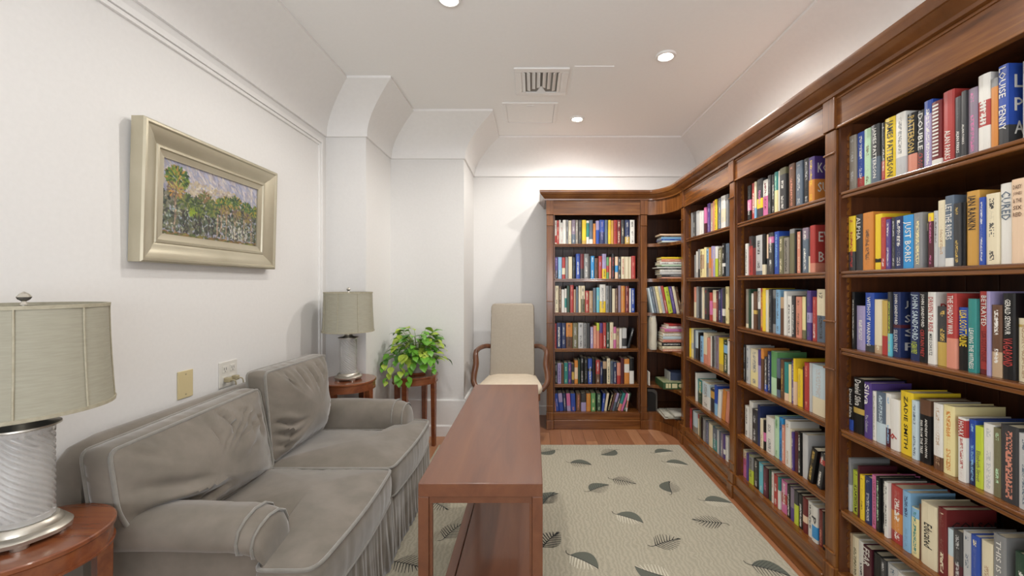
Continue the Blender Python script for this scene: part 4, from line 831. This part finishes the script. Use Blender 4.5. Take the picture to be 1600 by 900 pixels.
# ------------------------------------------------------------------ lamps
def lamp(x, y, z, label):
    t = thing('table_lamp', label, 'lamp', (x, y, z), group='crystal table lamps'); NI = M['nickel']
    c = (x, y, z)
    lobed = lambda r, a, zz: r*(1 + .05*abs(math.sin(2*a+.8))) if r > .05 else r
    obj('base', MB().lathe([(.001, .012), (.070, .012), (.082, .010), (.084, .020), (.078, .027), (.068, .030), (.066, .040), (.060, .046), (.001, .046)], 64, c, rf=lobed), NI, t, smooth=40)
    for k in range(4):
        a = math.pi/4 + k*math.pi/2; obj('foot', MB().lathe([(.001, 0), (.016, 0), (.018, .012), (.001, .0125)], 16, (x+.068*math.cos(a), y+.068*math.sin(a), z)), NI, t, smooth=40)
    n = 16
    fl = lambda zz, a: .0535 + .0050*abs(math.sin(.5*n*(a + zz*24)))-.0035
    zs_ = [.047 + i*.234/110 for i in range(111)]; NA = 160; AN = [2*math.pi*i/NA for i in range(NA)]
    ring = lambda rf, zz: [(x+rf(a)*math.cos(a), y+rf(a)*math.sin(a), z+zz) for a in AN]
    outer = [ring((lambda a, zz=zz: fl(zz, a) if .060 < zz < .270 else .0555), zz) for zz in zs_]; inn = [ring(lambda a: .044, zz) for zz in (zs_[-1], zs_[0])]
    obj('crystal_column', MB().loft(outer + inn + [outer[0]], True, False), M['glass'], t, smooth=25)
    obj('inner_rod', MB().lathe([(.001, .047), (.007, .047), (.007, .281), (.001, .281)], 16, c), NI, t, smooth=40)
    obj('cap', MB().lathe([(.001, .2815), (.060, .2815), (.067, .285), (.066, .289), (.034, .294), (.022, .304), (.026, .312), (.024, .324), (.014, .332), (.001, .332)], 48, c), NI, t, smooth=40)
    obj('socket', MB().lathe([(.001, .3325), (.006, .3325), (.006, .60), (.001, .60)], 12, c), NI, t, smooth=40)
    R0, R1, za, zb = .166, .155, .333, .596
    def rp(k): return R1 + (R0-R1)*(1-k)**1.6
    prof = [(rp(k/12), za+(zb-za)*k/12) for k in range(13)]; inner = [(r-.003, zz) for r, zz in prof[::-1]]
    sc = lambda r, a, zz: r*(1 - .012*abs(math.cos(4*a))**6)
    sh = obj('lamp_shade', MB().loft([[(x+sc(r, a, zz)*math.cos(a), y+sc(r, a, zz)*math.sin(a), z+zz) for a in [2*math.pi*i/96 for i in range(96)]] for r, zz in prof+inner+[prof[0]]], True, False), M['shade'], t, smooth=50)
    for zz, r in ((za, R0), (zb, R1)):
        obj('trim_band', MB().lathe([(r-.005, zz-.005), (r+.002, zz-.005), (r+.003, zz+.004), (r-.005, zz+.004), (r-.005, zz-.005)], 96, c), M['braid'], sh, smooth=40)
    for k in range(8):
        a = 2*math.pi*k/8; obj('seam', MB().tube([(x+(r*.9885+.0012)*math.cos(a), y+(r*.9885+.0012)*math.sin(a), z+zz) for r, zz in prof], .0022, 6), M['braid'], sh, smooth=60)
    sp = MB()
    for k in range(3): a = k*2.0944+.4; sp.tube([(x, y, z+.592), (x+(R1-.004)*math.cos(a), y+(R1-.004)*math.sin(a), z+.594)], .0015, 6)
    obj('spider', sp, NI, t)
    obj('finial', MB().lathe([(.001, .596), (.008, .598), (.005, .604), (.004, .607), (.011, .612), (.014, .618), (.009, .626), (.001, .632)], 8, c), NI, t, smooth=20)
    return t
lamp(-1.312, 1.072, TZ+.0005, 'crystal table lamp with taupe drum shade nearest the camera')
lamp(-1.273, 2.868, TZ+.0005, 'crystal table lamp with taupe shade beyond the sofa, by the plant')

# ------------------------------------------------------------------ armchair
ax, ay = -.19, 3.62
ch = thing('armchair', 'high-backed armchair with cream seat and curved wooden arms', 'chair', (ax, ay, 0)); CWD = M['chairwood']
P = ccw(round_poly([(ax-.205, 3.86), (ax+.205, 3.86), (ax+.262, 3.40), (ax+.24, 3.345), (ax-.24, 3.345), (ax-.262, 3.40)], [.03, .03, .06, .06, .06, .06]))
mb, l0, l1 = pillow(P, .42, .475, 0, .028, (ax, 3.6), lambda a, b_, c: (a, b_, c)); obj('seat', mb, M['chair_seat'], ch, smooth=60)
Pb = ccw(round_poly([(ax-.198, .46), (ax+.198, .46), (ax+.192, 1.118), (ax-.192, 1.118)], [.01, .01, .03, .03]))
bt = lambda z: 3.80 + (z-.46)*.14
mb, l0, l1 = pillow(Pb, -.035, .035, .004, .012, (ax, .8), lambda a, b_, c: (a, bt(b_)-c, b_), step=.02); bo = obj('backrest', mb, M['chair_back'], ch, smooth=60)
obj('seat_rail', MB().prism(ccw(round_poly([(ax-.20, 3.86), (ax+.20, 3.86), (ax+.25, 3.36), (ax-.25, 3.36)], .02)), .36, .419), CWD, ch, bevel=.003)
def spline(pts, n=8):
    out = []; P = [Vector(p) for p in pts]; P = [P[0]*2-P[1]] + P + [P[-1]*2-P[-2]]
    for i in range(1, len(P)-2):
        for k in range(n):
            t = k/n; out.append(tuple(.5*((2*P[i]) + (P[i+1]-P[i-1])*t + (2*P[i-1]-5*P[i]+4*P[i+1]-P[i+2])*t*t + (3*P[i]-P[i-1]-3*P[i+1]+P[i+2])*t**3)))
    return out + [tuple(P[-2])]
for s in (-1, 1):
    pts = spline([(ax+s*.205, 3.835, .735), (ax+s*.245, 3.79, .742), (ax+s*.285, 3.70, .738), (ax+s*.305, 3.60, .722)], 6)
    obj('arm', MB().tube(pts, [.021]*len(pts), 10), CWD, ch, smooth=60)
    pts = spline([(ax+s*.305, 3.612, .730), (ax+s*.306, 3.585, .69), (ax+s*.300, 3.56, .62), (ax+s*.312, 3.54, .54), (ax+s*.308, 3.50, .475), (ax+s*.262, 3.47, .418)], 6)
    obj('arm_post', MB().tube(pts, [.020 + .007*math.sin(math.pi*i/(len(pts)-1)) for i in range(len(pts))], 10), CWD, ch, smooth=60)
    for yy, zt in ((3.385, .36), (3.84, .36)):
        obj('leg', MB().loft([[(ax+s*.215-k, yy-k, 0), (ax+s*.215+k, yy-k, 0), (ax+s*.215+k, yy+k, 0), (ax+s*.215-k, yy+k, 0)] for k in (.013,)] + [[(ax+s*.215-k, yy-k, zt), (ax+s*.215+k, yy-k, zt), (ax+s*.215+k, yy+k, zt), (ax+s*.215-k, yy+k, zt)] for k in (.021,)]), CWD, ch, bevel=.003)

# ------------------------------------------------------------------ potted pothos
px_, py_, pz = -.945, 3.40, .5755
po = thing('flower_pot', 'grey ribbed plant pot in a terracotta saucer', 'pot', (px_, py_, pz))
obj('saucer', MB().lathe([(.001, 0), (.058, 0), (.072, .016), (.067, .017), (.055, .006), (.001, .006)], 36, (px_, py_, pz)), M['terracotta'], po, smooth=40)
obj('pot', MB().lathe([(.001, .0065), (.050, .0065), (.062, .05), (.070, .125), (.073, .13), (.067, .13), (.064, .112), (.001, .110)], 72, (px_, py_, pz), rf=lambda r, a, z: r + (.002*math.sin(18*a) if .02 < z < .12 and r > .045 else 0)), M['pot'], po, smooth=40)
obj('soil', MB().lathe([(.063, .1105), (.063, .116), (.001, .118)], 24, (px_, py_, pz)), M['soil'], po)
pl = thing('pothos_plant', 'bushy trailing green pothos plant in the grey pot', 'plant', (px_, py_, pz+.117))
def leaf_mesh(mats):
    mb = MB(); n = 8
    for i in range(n+1):
        t = i/n; w_ = .42*math.sin(math.pi*(t**.62))**.85 if 0 < t < 1 else 0.0
        if i == 0: w_ = .10
        z = .10*math.sin(t*2.6) - .22*t*t; xb = -.06 if i == 0 else t
        mb.v += [(xb if i else -.07, -w_, z+.07*w_), (t, 0, z-.02), (xb if i else -.07, w_, z+.07*w_)]
    for i in range(n): 
        b0 = i*3; mb.f += [(b0, b0+3, b0+4, b0+1), (b0+1, b0+4, b0+5, b0+2)]
    me = bpy.data.meshes.new('leaf'); me.from_pydata(mb.v, [], mb.f); me.materials.append(mats); me.polygons.foreach_set('use_smooth', [True]*len(me.polygons)); return me
LV = [leaf_mesh(M[k]) for k in ('leaf1', 'leaf2', 'leaf3')]
random.seed(21); base = Vector((px_, py_, pz+.117)); stems = MB()
def add_leaf(p, yaw, pitch, roll, s, k):
    o = bpy.data.objects.new('leaf', LV[k]); COL.objects.link(o); o.parent = pl; o.location = p - base; o.rotation_euler = (roll, pitch, yaw); o.scale = (s, s, s)
def ok(p, m_=.03): return p.y < 3.575-m_ and not (p.x < -1.23+m_ and p.y > 3.04) and p.x > XL+.05
cands = 0
while cands < 165:
    a = random.uniform(0, 2*math.pi); el = random.uniform(-.25, 1.25); rr = random.uniform(.10, .235)
    p = base + Vector((math.cos(a)*math.cos(el)*rr*1.12 - .015, math.sin(a)*math.cos(el)*rr*.85, 0.035 + math.sin(el)*rr*1.0))
    if a > 3.3 and a < 4.9 and el < .25 and random.random() < .2: continue
    if not ok(p, .055) or p.z < pz+.02: continue
    stems.tube(spline([tuple(base + Vector((random.uniform(-.03, .03), random.uniform(-.03, .03), 0))), tuple(base*.45 + p*.55 + Vector((0, 0, .03))), tuple(p)], 4), .0016, 5)
    yaw = a + random.uniform(-.7, .7); pitch = random.uniform(.0, .9) - el*.35
    add_leaf(p, yaw, pitch, random.uniform(-.4, .4), random.uniform(.050, .085), random.choices((0, 1, 2), (6, 3, 2))[0]); cands += 1
def vine(pts, nl, s0=.062):
    sp_ = spline(pts, 8); stems.tube(sp_, .0018, 5)
    for i in range(nl):
        q = Vector(sp_[int((i+.6)/nl*(len(sp_)-1))]); a = random.uniform(-2.6, -.5)
        add_leaf(q, a, random.uniform(.5, 1.2), random.uniform(-.5, .5), s0*random.uniform(.7, 1.15), random.choices((0, 1, 2), (5, 3, 2))[0])
vine([(px_-.02, py_-.03, pz+.13), (px_-.13, py_-.10, pz+.14), (px_-.19, py_-.14, pz+.03), (px_-.20, py_-.16, pz-.05)], 8)
vine([(px_-.02, py_-.05, pz+.13), (px_-.07, py_-.13, pz+.12), (px_-.085, py_-.185, pz+.03), (px_-.08, py_-.20, pz-.02)], 9)
vine([(px_, py_-.05, pz+.13), (px_-.01, py_-.13, pz+.11), (px_-.02, py_-.19, pz+.04), (px_+.0, py_-.205, pz-.03)], 7)
vine([(px_+.03, py_-.03, pz+.13), (px_+.11, py_-.06, pz+.15), (px_+.155, py_-.09, pz+.08), (px_+.15, py_-.10, pz+.03)], 9, .05)
vine([(px_-.04, py_-.02, pz+.13), (px_-.17, py_-.06, pz+.20), (px_-.23, py_-.10, pz+.12), (px_-.235, py_-.11, pz+.06)], 7)
obj('stems', stems, M['stem'], pl, smooth=60)

# ------------------------------------------------------------------ wall plates
Yp = 1.82; bl = thing('blank_plate', 'blank ivory wall plate left of the white outlet', 'wall plate', (XL, Yp, .80))
obj('plate', MB().box(XL, XL+.006, Yp-.039, Yp+.039, .806, .925), M['ivory'], bl, bevel=.002)
for z in (.822, .909): obj('screw', MB().box(XL+.006, XL+.0072, Yp-.003, Yp+.003, z-.003, z+.003), M['cord'], bl)
Yp = 2.075; ou = thing('wall_outlet', 'white double power outlet with two plugs', 'outlet', (XL, Yp, .79))
obj('plate', MB().box(XL, XL+.006, Yp-.060, Yp+.060, .795, .92), M['white_plastic'], ou, bevel=.002)
for dy in (-.026, .026):
    for z in (.832, .884):
        r_ = obj('receptacle', MB().box(XL+.006, XL+.0085, Yp+dy-.017, Yp+dy+.017, z-.017, z+.017), M['white_plastic'], ou, bevel=.006)
        if z > .85: obj('slots', MB().box(XL+.0085, XL+.009, Yp+dy-.008, Yp+dy-.006, z-.004, z+.008).box(XL+.0085, XL+.009, Yp+dy+.006, Yp+dy+.008, z-.004, z+.008).box(XL+.0085, XL+.009, Yp+dy-.002, Yp+dy+.002, z-.012, z-.008), M['black'], r_)
for i, dy in enumerate((-.026, .026)):
    t = thing('power_plug', 'beige plug with cord in the %s lower socket' % ('left' if i == 0 else 'right'), 'plug', (XL+.009, Yp+dy, .82))
    obj('plug_body', MB().box(XL+.009, XL+.036, Yp+dy-.012, Yp+dy+.012, .821, .844), M['cord'], t, bevel=.004)
    obj('cord', MB().tube(spline([(XL+.034, Yp+dy, .832), (XL+.05, Yp+dy+.01, .825), (XL+.045, Yp+dy+.02, .79), (XL+.02, Yp+dy+.01, .74), (XL+.014, Yp+dy, .5), (XL+.034, Yp+dy, .30)], 6), .003, 6), M['cord'], t, smooth=60)

# ------------------------------------------------------------------ framed painting on the left wall (hung leaning slightly forward)
pc = thing('framed_painting', 'framed landscape painting of palms and oaks on left wall', 'painting', (XL, 1.9675, 1.388))
fy0, fy1, fz0, fz1 = 1.560, 2.375, 1.388, 1.936
tilt = lambda x, y, z: (x + (z-1.388)*.026, y, z)
FP = [(0, .004), (0, .050), (.006, .056), (.014, .056), (.020, .050), (.034, .048), (.052, .042), (.068, .033), (.078, .030), (.082, .034), (.090, .034), (.094, .028), (.116, .024), (.120, .024), (.120, .006)]
def fside(a, b_):   # a, b corner factors in the frame plane
    pass
corn = [(fy0, fz0, 1, 1), (fy1, fz0, -1, 1), (fy1, fz1, -1, -1), (fy0, fz1, 1, -1)]
for k in range(4):
    A, B_ = corn[k], corn[(k+1) % 4]; r0 = []; r1 = []
    for d, x in FP: r0.append(tilt(XL+x, A[0]+A[2]*d, A[1]+A[3]*d)); r1.append(tilt(XL+x, B_[0]+B_[2]*d, B_[1]+B_[3]*d))
    obj('frame_rail', MB().loft([r0, r1]), M['frame'], pc, smooth=28)
# the picture itself: dabs of paint laid on a fine grid
GW, GH = 230, 123; rs = np.random.RandomState(5); img = np.zeros((GH, GW, 3)); yy, xx = np.mgrid[0:GH, 0:GW]; U_ = xx/GW; V_ = 1 - yy/GH
def hx(s): return np.array(hexc(s)[:3])
img[:] = hx('#9c9cab')
def dab(u, v, ln, wd, ang, c, jit=.10):
    cu, cv = u*GW, (1-v)*GH; l, w_ = ln*GW, wd*GW; r = int(l+2); x0, x1, y0, y1 = int(max(0, cu-r)), int(min(GW, cu+r+1)), int(max(0, cv-r)), int(min(GH, cv+r+1))
    if x1 <= x0 or y1 <= y0: return
    X_ = xx[y0:y1, x0:x1]-cu; Y_ = yy[y0:y1, x0:x1]-cv; ca, sa = math.cos(ang), math.sin(ang)
    m_ = ((X_*ca - Y_*sa)/l)**2 + ((X_*sa + Y_*ca)/w_)**2 < 1
    img[y0:y1, x0:x1][m_] = np.clip(hx(c)*(1 + rs.uniform(-jit*2, jit*2)), 0, 1)
ch_ = lambda l: l[rs.randint(len(l))]
for i in range(900): dab(rs.rand(), rs.uniform(.45, 1), .03, .008, rs.normal(-.9, .3), ch_(['#a3a4b6', '#b0aeb8', '#bdb4b4', '#a69ea4', '#999ab0', '#c2bab2']))
for i in range(260): dab(rs.uniform(.2, .75), rs.uniform(.55, .8), .018, .008, rs.normal(.6, .6), ch_(['#b9ab95', '#c7bfae', '#a89a94', '#b6a78c']))
for i in range(900): dab(rs.rand(), rs.uniform(.08, .58), .02, .011, rs.uniform(0, 3.1), ch_(['#3e4a36', '#55593f', '#2f3830', '#6b6a4a', '#4a4a42', '#5f6b58', '#777765']))
for i in range(160): dab(rs.rand(), rs.uniform(.10, .4), .010, .006, rs.uniform(0, 3), ch_(['#9aa398', '#8c9a9a', '#b0ab98', '#87906c']))
def crown(u, v, r, cols, n):
    for i in range(n):
        a = rs.uniform(0, 6.28); q = r*math.sqrt(rs.rand()); dab(u+q*math.cos(a), v+1.55*q*math.sin(a), .016, .006, a, ch_(cols))
for u, v, r in ((.20, .50, .07), (.30, .46, .06), (.40, .56, .07), (.33, .36, .05), (.47, .45, .06)): crown(u, v, r, ['#3f5230', '#566a2f', '#6f7d3c', '#36442e', '#7b7a3e'], 80)
crown(.27, .36, .035, ['#8a9a1f', '#7f9a2a'], 26); crown(.38, .63, .05, ['#8a6a4a', '#6d5b40', '#5f6b35'], 40)
for u, v, r in ((.62, .62, .06), (.72, .66, .07), (.86, .62, .06), (.95, .60, .06), (.55, .58, .05)): crown(u, v, r, ['#33502f', '#46663a', '#5d7a35', '#2d4332', '#7d8a3a', '#a58a3c'], 110)
for u, v, r in ((.60, .50, .05), (.74, .48, .05), (.87, .46, .05)): crown(u, v, r, ['#6f5a50', '#8a7a50', '#5b4a45', '#90803c'], 50)
for u, v0, v1, w_ in ((.115, .02, .58, .014), (.56, .02, .5, .009), (.62, .02, .48, .009), (.72, .0, .45, .009), (.83, .0, .42, .008), (.93, .0, .42, .009), (.52, .04, .4, .007)):
    for i in range(46): dab(u+rs.normal(0, w_*.35), rs.uniform(v0, v1), .012, .005, 1.5, ch_(['#8d7763', '#a58d76', '#6f5c4f', '#b39c84']))
for u in (.19, .22, .30, .34, .43, .47):
    for i in range(22): dab(u+rs.normal(0, .01), rs.uniform(.05, .36), .014, .004, rs.normal(1.5, .4), ch_(['#2c2a28', '#3c3630']))
for i in range(60): dab(rs.uniform(.66, .88), rs.uniform(.07, .27), .012, .008, 1.5, ch_(['#b7b4a4', '#a5a39a', '#c2bfae', '#55504e']))
crown(.13, .78, .10, ['#3b5d2a', '#55782b', '#6f8a36', '#2c4526', '#7f8a30', '#b08a3c'], 260); crown(.12, .62, .07, ['#b8873c', '#8a6a48', '#6d5a52', '#a59a5a'], 70)
for i in range(200): dab(rs.rand(), rs.uniform(0, .055), .02, .006, 0, ch_(['#6b5a34', '#7d7a3a', '#5a4a34', '#4b5a2c', '#8a6a3c']))
py0, py1, pz0, pz1 = fy0+.119, fy1-.119, fz0+.119, fz1-.119; cv = MB(); bm_v = []
for j in range(GH):
    for i in range(GW): cv.v.append(tilt(XL+.016 + .0006*((i*7+j*13) % 3), py0+(py1-py0)*i/(GW-1), pz1-(pz1-pz0)*j/(GH-1)))
for j in range(GH-1):
    for i in range(GW-1): a = j*GW+i; cv.f.append((a, a+GW, a+GW+1, a+1))
cv.m = [0]*len(cv.f)
m = M['paint'] = mat('oil_paint', rough=.45); N, L, b = nodes(m); at = N.new('ShaderNodeAttribute'); at.attribute_name = 'paint'; L.new(at.outputs['Color'], b.inputs['Base Color'])
o = obj('canvas', cv, m, pc); a = o.data.attributes.new('paint', 'FLOAT_COLOR', 'POINT'); a.data.foreach_set('color', np.concatenate([img.reshape(-1, 3), np.ones((GW*GH, 1))], 1).ravel())
